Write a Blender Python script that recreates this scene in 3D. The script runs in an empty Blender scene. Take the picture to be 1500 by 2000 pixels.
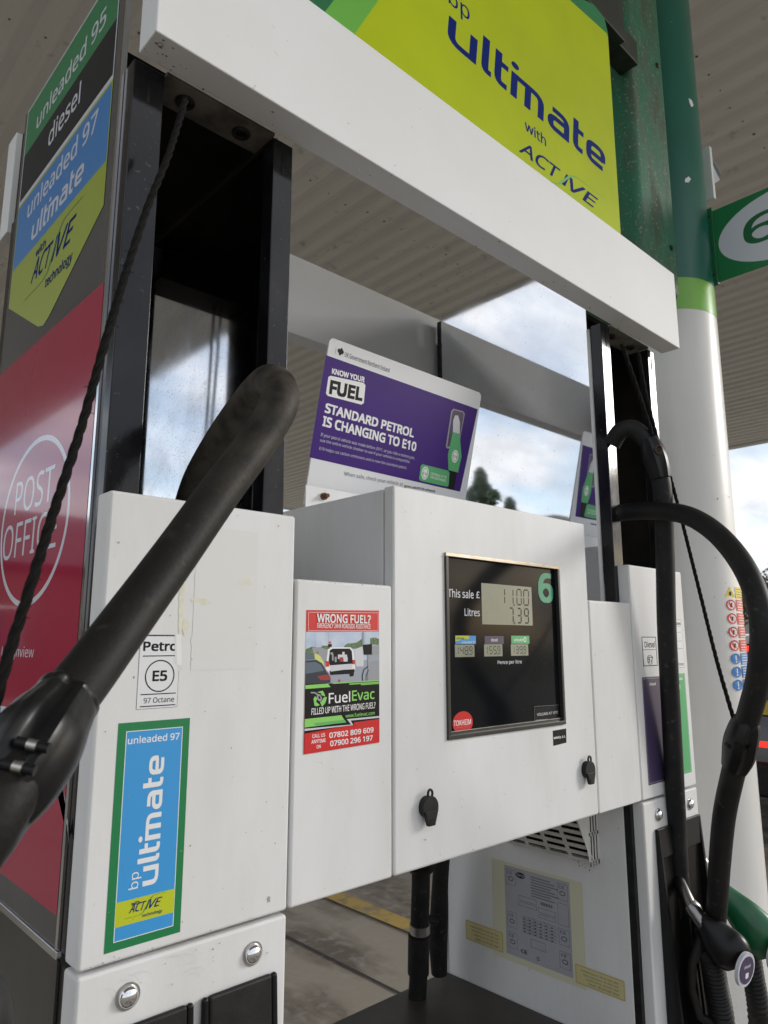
import bpy, bmesh, math, random
from mathutils import Vector, Matrix
random.seed(7)
V = Vector
# ------------------------------------------------------------------ camera
EYE = V((0, 0, 1.45)); YAW = 0.75189; PITCH = 0.17924; FPX = 1400.26
fwd = V((math.sin(YAW)*math.cos(PITCH), math.cos(YAW)*math.cos(PITCH), math.sin(PITCH)))
rgt = V((math.cos(YAW), -math.sin(YAW), 0)); upv = rgt.cross(fwd)
sc = bpy.context.scene
cam = bpy.data.cameras.new('camera'); cam.sensor_fit = 'HORIZONTAL'; cam.sensor_width = 36
cam.lens = 36*FPX/1500; cam.clip_start = .02; cam.clip_end = 2000
cam.dof.use_dof = True; cam.dof.focus_distance = .95; cam.dof.aperture_fstop = 20
co = bpy.data.objects.new('camera', cam); sc.collection.objects.link(co)
co.matrix_world = Matrix(((rgt.x, upv.x, -fwd.x, 0), (rgt.y, upv.y, -fwd.y, 0), (rgt.z, upv.z, -fwd.z, 1.45), (0, 0, 0, 1)))
sc.camera = co
# ------------------------------------------------------------------ sky, sun, exposure
SUN_EL, SUN_AZ = math.radians(20), math.radians(121)      # azimuth clockwise from +Y
w = bpy.data.worlds.new('World'); sc.world = w; w.use_nodes = True
nt = w.node_tree; N = nt.nodes; L = nt.links; N.clear()
out = N.new('ShaderNodeOutputWorld'); bg = N.new('ShaderNodeBackground'); bg.inputs[1].default_value = .145
sky = N.new('ShaderNodeTexSky'); sky.sky_type = 'NISHITA'; sky.sun_disc = False
sky.sun_elevation = SUN_EL; sky.sun_rotation = SUN_AZ; sky.air_density = 1.0; sky.dust_density = 1.5
tc = N.new('ShaderNodeTexCoord'); sp = N.new('ShaderNodeSeparateXYZ'); L.new(tc.outputs['Generated'], sp.inputs[0])
mz = N.new('ShaderNodeMath'); mz.operation = 'ADD'; mz.inputs[1].default_value = .22; L.new(sp.outputs[2], mz.inputs[0])
dv = N.new('ShaderNodeVectorMath'); dv.operation = 'DIVIDE'; L.new(tc.outputs['Generated'], dv.inputs[0])
cb = N.new('ShaderNodeCombineXYZ')
for i in range(3): L.new(mz.outputs[0], cb.inputs[i])
L.new(cb.outputs[0], dv.inputs[1])
nz = N.new('ShaderNodeTexNoise'); nz.inputs['Scale'].default_value = 1.5; nz.inputs['Detail'].default_value = 9
nz.inputs['Roughness'].default_value = .55; nz.inputs['Distortion'].default_value = .35
mp = N.new('ShaderNodeMapping'); mp.inputs['Scale'].default_value = (1, 1.7, 1); mp.inputs['Location'].default_value = (3.1, 1.7, .4)
L.new(dv.outputs[0], mp.inputs[0]); L.new(mp.outputs[0], nz.inputs[0])
cr = N.new('ShaderNodeValToRGB'); cr.color_ramp.elements[0].position = .38; cr.color_ramp.elements[1].position = .56
cr.color_ramp.elements[0].color = (.35, .35, .35, 1)
L.new(nz.outputs[0], cr.inputs[0])
nz2 = N.new('ShaderNodeTexNoise'); nz2.inputs['Scale'].default_value = 2.6; nz2.inputs['Detail'].default_value = 6
L.new(mp.outputs[0], nz2.inputs[0])
cr2 = N.new('ShaderNodeValToRGB'); cr2.color_ramp.elements[0].position = .35; cr2.color_ramp.elements[1].position = .68
cr2.color_ramp.elements[0].color = (4.1, 4.3, 4.7, 1); cr2.color_ramp.elements[1].color = (7.6, 7.6, 7.6, 1)
L.new(nz2.outputs[0], cr2.inputs[0])
mx = N.new('ShaderNodeMixRGB'); L.new(cr.outputs[0], mx.inputs[0]); L.new(sky.outputs[0], mx.inputs[1]); L.new(cr2.outputs[0], mx.inputs[2])
L.new(mx.outputs[0], bg.inputs[0]); L.new(bg.outputs[0], out.inputs[0])
sun = bpy.data.lights.new('sun', 'SUN'); sun.energy = 1.3; sun.angle = math.radians(14); sun.color = (1, .985, .965)
so = bpy.data.objects.new('sun', sun); sc.collection.objects.link(so)
sd = V((math.sin(SUN_AZ)*math.cos(SUN_EL), math.cos(SUN_AZ)*math.cos(SUN_EL), math.sin(SUN_EL)))
so.rotation_euler = sd.to_track_quat('Z', 'Y').to_euler()
sc.view_settings.view_transform = 'Standard'; sc.view_settings.look = 'None'; sc.view_settings.gamma = 1
sc.view_settings.exposure = 0.36; sc.view_settings.use_curve_mapping = False
sc.cycles.max_bounces = 8; sc.cycles.diffuse_bounces = 4; sc.cycles.glossy_bounces = 5; sc.cycles.use_denoising = True

# ------------------------------------------------------------------ photo measurements -> places on real planes
def ray(u, v): return rgt*((u-750)/FPX) + upv*((1000-v)/FPX) + fwd
def Pd(u, v, dep): return EYE + ray(u, v)*dep
class Plane:
    def __init__(s, o, S, T): s.o = V(o); s.S = V(S).normalized(); s.T = V(T).normalized(); s.n = s.S.cross(s.T)
    def loc(s, q):
        d = ray(*q); t = (s.o-EYE).dot(s.n)/d.dot(s.n); p = EYE+d*t-s.o
        return (p.dot(s.S), p.dot(s.T))
    def at(s, a, b, h=0): return s.o+s.S*a+s.T*b+s.n*h
class Cyl:
    def __init__(s, cx, cy, r): s.c = V((cx, cy, 0)); s.r = r
    def loc(s, q):
        d = ray(*q); a = d.x**2+d.y**2; b = 2*(d.x*(-s.c.x)+d.y*(-s.c.y)); c = s.c.x**2+s.c.y**2-s.r**2
        D = b*b-4*a*c
        t = (-b-math.sqrt(max(D, 0)))/(2*a); p = EYE+d*t-s.c
        return (s.r*math.atan2(p.x, -p.y), p.z)
    def at(s, a, b, h=0):
        f = a/s.r; return V((s.c.x+math.sin(f)*(s.r+h), s.c.y-math.cos(f)*(s.r+h), b))

# ------------------------------------------------------------------ materials
MATS = {}
def mat(name, col, rough=.5, metal=0., col2=None, scale=20, stretch=(1, 1, 1), lo=.4, hi=.7, bump=0, bscale=None, spec=.5, detail=6, rough2=None, coat=0, emis=None, fine=None):
    m = bpy.data.materials.new(name); MATS[name] = m; m.use_nodes = True; n = m.node_tree.nodes; l = m.node_tree.links
    b = n['Principled BSDF']; b.inputs['Base Color'].default_value = (*col, 1); b.inputs['Roughness'].default_value = rough
    b.inputs['Metallic'].default_value = metal; b.inputs['Specular IOR Level'].default_value = spec
    b.inputs['Coat Weight'].default_value = coat; b.inputs['Coat Roughness'].default_value = .04
    if emis: b.inputs['Emission Color'].default_value = (*emis[0], 1); b.inputs['Emission Strength'].default_value = emis[1]
    if col2 or bump:
        g = n.new('ShaderNodeNewGeometry'); mp = n.new('ShaderNodeMapping'); mp.inputs['Scale'].default_value = stretch
        l.new(g.outputs['Position'], mp.inputs[0])
        t = n.new('ShaderNodeTexNoise'); t.inputs['Scale'].default_value = scale; t.inputs['Detail'].default_value = detail; t.inputs['Roughness'].default_value = .62
        l.new(mp.outputs[0], t.inputs[0])
        r = n.new('ShaderNodeMapRange'); r.inputs['From Min'].default_value = lo; r.inputs['From Max'].default_value = hi
        l.new(t.outputs[0], r.inputs[0])
        if col2:
            x = n.new('ShaderNodeMixRGB'); x.inputs[1].default_value = (*col, 1); x.inputs[2].default_value = (*col2, 1)
            l.new(r.outputs[0], x.inputs[0]); last = x.outputs[0]
            if fine:   # second, finer layer: colour, scale, lo, hi
                t3 = n.new('ShaderNodeTexNoise'); t3.inputs['Scale'].default_value = fine[1]; t3.inputs['Detail'].default_value = 3
                l.new(g.outputs['Position'], t3.inputs[0])
                r3 = n.new('ShaderNodeMapRange'); r3.inputs['From Min'].default_value = fine[2]; r3.inputs['From Max'].default_value = fine[3]
                l.new(t3.outputs[0], r3.inputs[0])
                x3 = n.new('ShaderNodeMixRGB'); l.new(last, x3.inputs[1]); x3.inputs[2].default_value = (*fine[0], 1); l.new(r3.outputs[0], x3.inputs[0]); last = x3.outputs[0]
            l.new(last, b.inputs['Base Color'])
        if rough2 is not None:
            rr = n.new('ShaderNodeMapRange'); rr.inputs['To Min'].default_value = rough; rr.inputs['To Max'].default_value = rough2
            l.new(r.outputs[0], rr.inputs[0]); l.new(rr.outputs[0], b.inputs['Roughness'])
        if bump:
            t2 = n.new('ShaderNodeTexNoise'); t2.inputs['Scale'].default_value = bscale or scale*3; t2.inputs['Detail'].default_value = 5
            l.new(mp.outputs[0], t2.inputs[0])
            bb = n.new('ShaderNodeBump'); bb.inputs['Strength'].default_value = bump; bb.inputs['Distance'].default_value = .002
            l.new(t2.outputs[0], bb.inputs['Height']); l.new(bb.outputs[0], b.inputs['Normal'])
    return m
mat('white_paint', (.745, .75, .755), .5, spec=.35, col2=(.64, .63, .60), scale=6, stretch=(1.6, 1.6, .5), lo=.42, hi=.85, bump=.06, bscale=420, fine=((.34, .31, .27), 130, .735, .8))
mat('white_paint_dirty', (.7, .69, .66), .42, col2=(.5, .47, .42), scale=9, stretch=(2, 2, .5), lo=.45, hi=.8, bump=.05, bscale=300, fine=((.2, .17, .13), 90, .70, .78))
mat('white_beam', (.76, .77, .775), .6, spec=.25, col2=(.73, .73, .72), scale=5, lo=.4, hi=.8, bump=.03, bscale=500, fine=((.3, .28, .25), 60, .75, .79))
mat('black_gloss', (.008, .008, .010), .1, spec=.32, col2=(.02, .02, .022), scale=14, stretch=(1, 1, .6), lo=.45, hi=.75, rough2=.24, bump=.03, bscale=200, fine=((.09, .085, .08), 160, .68, .78))
mat('black_plastic', (.009, .009, .010), .5, spec=.3, col2=(.022, .021, .02), scale=30, bump=.1, bscale=300)
mat('black_plastic_shiny', (.007, .007, .008), .3, spec=.28, col2=(.011, .011, .011), scale=26, rough2=.38, bump=.05, bscale=150)
mat('rubber', (.012, .011, .010), .55, spec=.22, col2=(.028, .024, .021), scale=13, lo=.45, hi=.75, rough2=.65, bump=.2, bscale=260, fine=((.04, .035, .028), 75, .62, .76))
_m = MATS['rubber']; _n = _m.node_tree.nodes; _l = _m.node_tree.links; _b = _n['Principled BSDF']
_g = _n.new('ShaderNodeNewGeometry'); _s = _n.new('ShaderNodeSeparateXYZ'); _l.new(_g.outputs['Position'], _s.inputs[0])
_r = _n.new('ShaderNodeMapRange'); _r.inputs['From Min'].default_value = 1.52; _r.inputs['From Max'].default_value = 1.70; _r.inputs['To Max'].default_value = .8
_l.new(_s.outputs[2], _r.inputs[0]); _x = _n.new('ShaderNodeMixRGB'); _x.inputs[2].default_value = (.075, .063, .048, 1)
_l.new(_b.inputs['Base Color'].links[0].from_socket, _x.inputs[1])
_t = _n.new('ShaderNodeTexNoise'); _t.inputs['Scale'].default_value = 45; _t.inputs['Detail'].default_value = 6; _l.new(_g.outputs['Position'], _t.inputs[0])
_q = _n.new('ShaderNodeMapRange'); _q.inputs['From Min'].default_value = .3; _q.inputs['From Max'].default_value = .6; _l.new(_t.outputs[0], _q.inputs[0])
_k = _n.new('ShaderNodeMath'); _k.operation = 'MULTIPLY'; _l.new(_r.outputs[0], _k.inputs[0]); _l.new(_q.outputs[0], _k.inputs[1]); _l.new(_k.outputs[0], _x.inputs[0]); _l.new(_x.outputs[0], _b.inputs['Base Color'])
mat('rubber_dark', (.009, .009, .010), .5, spec=.25, col2=(.022, .021, .020), scale=16, rough2=.65, bump=.12, bscale=300, fine=((.05, .046, .04), 90, .63, .75))
mat('rubber_end', (.05, .042, .032), .5, col2=(.095, .078, .052), scale=11, lo=.4, hi=.7, rough2=.66, bump=.15, bscale=300)
mat('rope', (.008, .0075, .007), .85, spec=.12, bump=.5, bscale=500)
mat('stainless', (.80, .81, .83), .02, 1, col2=(.72, .72, .73), scale=6, rough2=.06, fine=((.3, .28, .26), 240, .68, .8))
mat('stainless_soot', (.74, .77, .82), .06, 1, col2=(.5, .52, .56), scale=11, rough2=.12, lo=.45, hi=.75, fine=((.06, .06, .06), 420, .62, .72))
mat('inner_dark', (.006, .0055, .005), .6, spec=.15, col2=(.018, .013, .01), scale=12)
mat('chrome', (.8, .8, .82), .1, 1)
mat('aluminium', (.62, .61, .59), .32, 1, col2=(.45, .43, .4), scale=40, stretch=(1, 1, .3))
mat('steel_strip', (.38, .35, .3), .4, 1, col2=(.35, .28, .2), scale=50)
mat('grime_plate', (.16, .145, .125), .6, col2=(.05, .042, .035), scale=22, lo=.4, hi=.65, bump=.1)
mat('panel_grey', (.075, .075, .075), .14, col2=(.1, .1, .1), scale=4)
mat('poster_white', (.72, .74, .82), .12, coat=.3)
mat('spout_metal', (.25, .25, .25), .3, 1, col2=(.3, .29, .28), scale=60)
mat('brick_wall', (.16, .1, .075), .85, col2=(.12, .08, .06), scale=3)
mat('post_red', (.42, .014, .062), .10, coat=.4, col2=(.39, .012, .056), scale=3, bump=.012, bscale=120)
mat('steel_dark', (.17, .17, .17), .2, .9, col2=(.13, .13, .13), scale=20, stretch=(1, 1, .1))
mat('screen_glass', (.006, .007, .009), .12, spec=.12, col2=(.014, .015, .018), scale=5, fine=((.09, .09, .09), 90, .74, .8))
mat('bezel', (.03, .03, .028), .35)
mat('lcd', (.31, .33, .25), .25, col2=(.27, .29, .22), scale=9)
mat('lcd_seg', (.03, .034, .03), .4, spec=.2)
mat('shelf_top', (.035, .03, .026), .5, col2=(.06, .052, .043), scale=8, bump=.08)
mat('soffit', (.70, .695, .67), .55, col2=(.64, .63, .60), scale=1.2, stretch=(3, .3, 1), lo=.4, hi=.7, fine=((.42, .4, .36), 9, .64, .8))
mat('fascia', (.6, .6, .58), .4)
mat('green_dirty', (.014, .15, .075), .42, col2=(.05, .075, .04), scale=7, stretch=(1.5, 1.5, .5), lo=.42, hi=.62, rough2=.7, bump=.1, bscale=120, fine=((.2, .24, .18), 110, .60, .70))
mat('green_column', (.010, .135, .092), .28, col2=(.012, .11, .075), scale=3, fine=((.25, .3, .26), 60, .76, .82))
mat('green_box_dark', (.02, .035, .015), .5, col2=(.008, .009, .006), scale=9, stretch=(1, 1, .5), lo=.35, hi=.6, bump=.2)
mat('green_light', (.22, .52, .07), .3, col2=(.2, .46, .06), scale=6)
mat('white_column', (.76, .75, .73), .33, col2=(.7, .69, .66), scale=4, stretch=(2, 2, .4), fine=((.4, .38, .34), 50, .74, .8))
mat('bp_lime', (.43, .52, .005), .6, spec=.12, col2=(.38, .45, .006), scale=3, fine=((.2, .25, .02), 120, .76, .82))
mat('navy', (.003, .016, .15), .6, spec=.05)
mat('dgreen', (.012, .2, .065), .35)
mat('d2green', (.01, .14, .05), .35)
mat('mgreen', (.13, .42, .05), .35)
mat('blue', (.045, .31, .68), .35)
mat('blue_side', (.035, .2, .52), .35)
mat('lime', (.50, .56, .02), .35)
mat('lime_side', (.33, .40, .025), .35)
mat('white_print', (.8, .8, .8), .35)
mat('white_dim', (.6, .61, .66), .35)
mat('paper', (.74, .75, .77), .4)
mat('paper_grey', (.42, .42, .46), .4, col2=(.38, .38, .42), scale=20)
mat('ghost', (.715, .71, .695), .36, col2=(.68, .67, .64), scale=60)
mat('ghost2', (.70, .695, .68), .5)
mat('tape', (.66, .64, .48), .3)
mat('glue', (.72, .705, .58), .5, col2=(.62, .6, .48), scale=120)
mat('yellow_label', (.62, .55, .27), .4)
mat('amber', (.3, .15, .04), .5)
mat('black_print', (.009, .009, .011), .4, spec=.18)
mat('grey_print', (.16, .16, .18), .4)
mat('mid_grey', (.3, .31, .34), .4)
mat('red', (.62, .018, .02), .3)
mat('purple', (.05, .014, .18), .4, spec=.2)
mat('purple_grey', (.065, .045, .11), .3)
mat('egreen', (.09, .42, .16), .35)
mat('six_green', (.02, .33, .18), .35)
mat('fe_green', (.25, .62, .13), .35)
mat('fe_green2', (.12, .45, .12), .35)
mat('pic_sky', (.42, .52, .68), .35, col2=(.6, .66, .75), scale=50)
mat('pic_ground', (.32, .35, .42), .35)
mat('pic_tree', (.07, .13, .05), .35, col2=(.16, .24, .1), scale=300)
mat('pic_car', (.02, .03, .045), .3)
mat('pic_win', (.1, .14, .19), .3)
mat('hivis', (.6, .65, .2), .4)
mat('pic_red', (.35, .02, .03), .35)
mat('mandatory_blue', (.03, .2, .55), .35)
mat('sign_yellow', (.75, .6, .02), .35)
mat('nozzle_green', (.008, .13, .05), .3, col2=(.012, .1, .04), scale=30, bump=.05)
mat('rust', (.12, .05, .02), .8)
mat('concrete', (.31, .275, .225), .8, col2=(.13, .105, .085), scale=.8, stretch=(2.2, .7, 1), lo=.47, hi=.6, bump=.3, bscale=60, detail=9, fine=((.33, .31, .27), 14, .5, .8))
mat('joint', (.035, .03, .027), .9)
mat('yellow_line', (.45, .31, .07), .7, col2=(.25, .2, .12), scale=9, lo=.5, hi=.62)
mat('grass', (.11, .17, .035), .9, col2=(.15, .19, .05), scale=.2)
mat('hill', (.115, .105, .085), .95, col2=(.085, .09, .07), scale=.09)
mat('leaf', (.055, .085, .03), .7, col2=(.09, .12, .045), scale=3)
mat('leaf_dark', (.025, .05, .025), .7, col2=(.045, .075, .03), scale=2)
mat('leaf_brown', (.12, .095, .05), .8, col2=(.075, .08, .035), scale=2)
mat('bark', (.09, .065, .045), .9)
mat('car_paint', (.012, .013, .016), .15, coat=.6)
mat('car_glass', (.02, .022, .025), .04)
mat('car_red', (.6, .01, .01), .2, emis=((1, .03, .02), 1.2))
mat('plate_yellow', (.62, .45, .04), .4)
mat('tyre', (.02, .02, .02), .8)
mat('render_wall', (.5, .48, .44), .8, col2=(.42, .4, .37), scale=2)
mat('roof_slate', (.07, .07, .075), .6, col2=(.1, .1, .1), scale=5)

# ------------------------------------------------------------------ object helpers
COL = sc.collection
def tag(o, label=None, cat=None, group=None, kind=None):
    if label: o['label'] = label
    if cat: o['category'] = cat
    if group: o['group'] = group
    if kind: o['kind'] = kind
    return o
def empty(name, loc, label, cat, group=None):
    o = bpy.data.objects.new(name, None); o.location = loc; COL.objects.link(o); o.empty_display_size = .05
    return tag(o, label, cat, group)
def root_loc(p):
    while p.parent: p = p.parent
    return V(p.location)
class MB:
    def __init__(s): s.v = []; s.f = []; s.m = []; s.mats = []
    def mi(s, m):
        if m not in s.mats: s.mats.append(m)
        return s.mats.index(m)
    def add(s, vs, fs, m):
        k = len(s.v); s.v += [V(a) for a in vs]; i = s.mi(m)
        for f in fs: s.f.append([k+a for a in f]); s.m.append(i)
        return s
    def box(s, x0, x1, y0, y1, z0, z1, m):
        vs = [(x, y, z) for z in (z0, z1) for y in (y0, y1) for x in (x0, x1)]
        return s.add(vs, [(0, 2, 3, 1), (4, 5, 7, 6), (0, 1, 5, 4), (2, 6, 7, 3), (0, 4, 6, 2), (1, 3, 7, 5)], m)
    def hexa(s, p, m):      # 8 corners: bottom loop 4, top loop 4
        return s.add(p, [(3, 2, 1, 0), (4, 5, 6, 7), (0, 1, 5, 4), (1, 2, 6, 5), (2, 3, 7, 6), (3, 0, 4, 7)], m)
    def prism(s, loop, d, m):
        n = len(loop); loop = [V(a) for a in loop]; d = V(d)
        return s.add(loop+[a+d for a in loop], [list(range(n))[::-1], list(range(n, 2*n))]+[(i, (i+1) % n, n+(i+1) % n, n+i) for i in range(n)], m)
    def sweep(s, pts, rad, m, seg=20, flat=1.0, cap=True, up=None, pf=None):
        pts = [V(p) for p in pts]; n = len(pts)
        T = [(pts[min(i+1, n-1)]-pts[max(i-1, 0)]).normalized() for i in range(n)]
        a = V(up) if up else (V((0, 0, 1)) if abs(T[0].z) < .9 else V((1, 0, 0)))
        u = (a-T[0]*a.dot(T[0])).normalized(); rings = []
        for i in range(n):
            u = (u-T[i]*u.dot(T[i])).normalized(); b = T[i].cross(u); r = rad[i] if hasattr(rad, '__len__') else rad
            rings.append([pts[i]+(u*r*math.cos(t)+b*r*flat*math.sin(t))*(pf(t, i/(n-1)) if pf else 1) for t in (2*math.pi*j/seg for j in range(seg))])
        vs = [p for r in rings for p in r]; fs = []
        for i in range(n-1):
            for j in range(seg): fs.append((i*seg+j, i*seg+(j+1) % seg, (i+1)*seg+(j+1) % seg, (i+1)*seg+j))
        if cap: fs += [tuple(range(seg))[::-1], tuple(range((n-1)*seg, n*seg))]
        return s.add(vs, fs, m)
    def cyl(s, a, b, r, m, seg=20, r2=None): return s.sweep([a, b], [r, r2 if r2 is not None else r], m, seg)
    def dome(s, c, n, r, h, m, seg=20):
        c = V(c); n = V(n).normalized(); k = 6
        return s.sweep([c+n*(h*math.sin(i/k*math.pi/2)) for i in range(k+1)], [max(r*math.cos(i/k*math.pi/2), r*.02) for i in range(k+1)], m, seg)
    def build(s, name, parent=None, bevel=0, seg=2, smooth=True, label=None, kind=None):
        o0 = root_loc(parent) if parent else V((0, 0, 0))
        me = bpy.data.meshes.new(name); me.from_pydata([tuple(a-o0) for a in s.v], [], s.f)
        for m in s.mats: me.materials.append(MATS[m])
        me.polygons.foreach_set('material_index', s.m); me.update()
        bm = bmesh.new(); bm.from_mesh(me)
        if not getattr(s, 'keep', False): bmesh.ops.recalc_face_normals(bm, faces=bm.faces)
        bm.to_mesh(me); bm.free()
        if smooth:
            me.shade_smooth()
            if hasattr(me, 'set_sharp_from_angle'): me.set_sharp_from_angle(angle=math.radians(38))
        o = bpy.data.objects.new(name, me); COL.objects.link(o)
        if parent: o.parent = parent
        if bevel:
            b = o.modifiers.new('bevel', 'BEVEL'); b.width = bevel; b.segments = seg; b.limit_method = 'ANGLE'; b.angle_limit = math.radians(50); b.harden_normals = True
        if label: o['label'] = label
        if kind: o['kind'] = kind
        return o
def top(o, label, cat, group=None): return tag(o, label, cat, group)
def crom(pts, k=8):      # Catmull-Rom; points may carry extra numbers (radius)
    P = [tuple(p) for p in pts]; P = [P[0]]+P+[P[-1]]; o = []
    for i in range(1, len(P)-2):
        for j in range(k):
            t = j/k; o.append(tuple(.5*((2*b)+(-a+c)*t+(2*a-5*b+4*c-d)*t*t+(-a+3*b-3*c+d)*t**3) for a, b, c, d in zip(P[i-1], P[i], P[i+1], P[i+2])))
    o.append(P[-2]); return o
# ------------------------------------------------------------------ print: letters and marks laid on real surfaces
_tc = {}
try: FONT = bpy.data.fonts.load(bpy.utils.system_resource('DATAFILES', path='fonts')+'/NotoSansHebrew-Regular.woff2')
except Exception: FONT = None
def glyphs(body, bold=0, shear=0, space=1):
    bold = 0; key = (body, bold, shear, space)
    if key in _tc: return _tc[key]
    cu = bpy.data.curves.new('lettering', 'FONT'); cu.body = body; cu.size = 1; cu.shear = shear; cu.space_character = space
    cu.resolution_u = 3; cu.fill_mode = 'FRONT'
    if FONT: cu.font = FONT
    ob = bpy.data.objects.new('lettering', cu); COL.objects.link(ob)
    dg = bpy.context.evaluated_depsgraph_get(); me = bpy.data.meshes.new_from_object(ob.evaluated_get(dg))
    vs = [(v.co.x, v.co.y) for v in me.vertices]; fs = [tuple(p.vertices) for p in me.polygons]
    bpy.data.objects.remove(ob); bpy.data.curves.remove(cu); bpy.data.meshes.remove(me)
    x0 = min(a[0] for a in vs); x1 = max(a[0] for a in vs); y0 = min(a[1] for a in vs); y1 = max(a[1] for a in vs)
    _tc[key] = ([((a-x0)/(x1-x0), (b-y0)/(y1-y0)) for a, b in vs], fs, x1-x0, y1-y0); return _tc[key]
def strip(pts, wd):      # one polyline as a mitred ribbon
    q = [pts[0]]
    for p in pts[1:]:
        if math.hypot(p[0]-q[-1][0], p[1]-q[-1][1]) > wd*.02: q.append(p)
    pts = q
    n = len(pts); Lf = []; Rt = []
    for i in range(n):
        a = pts[max(i-1, 0)]; b = pts[i]; c = pts[min(i+1, n-1)]
        def nrm(p, q):
            dx, dy = q[0]-p[0], q[1]-p[1]; l = math.hypot(dx, dy) or 1; return (-dy/l, dx/l)
        n1 = nrm(a, b) if i else nrm(b, c); n2 = nrm(b, c) if i < n-1 else n1
        mx_, my_ = n1[0]+n2[0], n1[1]+n2[1]; l = math.hypot(mx_, my_) or 1; mx_, my_ = mx_/l, my_/l
        k = wd/2/max(.4, mx_*n1[0]+my_*n1[1])
        Lf.append((b[0]+mx_*k, b[1]+my_*k)); Rt.append((b[0]-mx_*k, b[1]-my_*k))
    return Lf+Rt, [(i, n+i, n+i+1, i+1) for i in range(n-1)]
def corner(pts, r=.26, k=5):   # rounded polyline
    o = [pts[0]]
    for i in range(1, len(pts)-1):
        a, b, c = pts[i-1], pts[i], pts[i+1]
        def tow(p, q, d):
            l = math.hypot(q[0]-p[0], q[1]-p[1]); d = min(d, l*.5); return (p[0]+(q[0]-p[0])*d/l, p[1]+(q[1]-p[1])*d/l)
        s, e = tow(b, a, r), tow(b, c, r)
        for j in range(k+1):
            t = j/k; o.append(((1-t)**2*s[0]+2*t*(1-t)*b[0]+t*t*e[0], (1-t)**2*s[1]+2*t*(1-t)*b[1]+t*t*e[1]))
    o.append(pts[-1]); return o
def ultimate_strokes():
    W = .215; h = W/2; S = []; x = h
    S.append(corner([(x, 1), (x, h), (x+.62, h), (x+.62, h+.001)][:3], .3)); S.append([(x+.62, 0), (x+.62, 1)]); x += .62+.36
    S.append(corner([(x, 1.4), (x, h), (x+.2, h)], .2)); x += .4
    S.append(corner([(x, 1.33), (x, h), (x+.3, h)], .25)); S.append([(x, 1-h), (x+.32, 1-h)]); x += .53
    S.append([(x, 0), (x, 1)]); S.append(corner([(x, 1-h), (x+.94, 1-h), (x+.94, 0)], .3)); S.append([(x+.47, 0), (x+.47, 1-h)])
    dot = (x, 1.3); x += .94+.36
    S.append(corner([(x+.06, 1-h), (x+.62, 1-h), (x+.62, 0)], .3)); S.append(corner([(x+.62, h), (x, h), (x, .57), (x+.62, .57)], .22)); x += .62+.36
    S.append(corner([(x, 1.33), (x, h), (x+.3, h)], .25)); S.append([(x, 1-h), (x+.32, 1-h)]); x += .55
    S.append(corner([(x+.62, h), (x, h), (x, 1-h), (x+.62, 1-h), (x+.62, .47-h)], .25)[:-1]+[(x+.62, .47-h*.6)]); S.append([(x+.1, .47), (x+.62, .47)]); x += .62+h
    return S, W, dot, x
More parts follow.
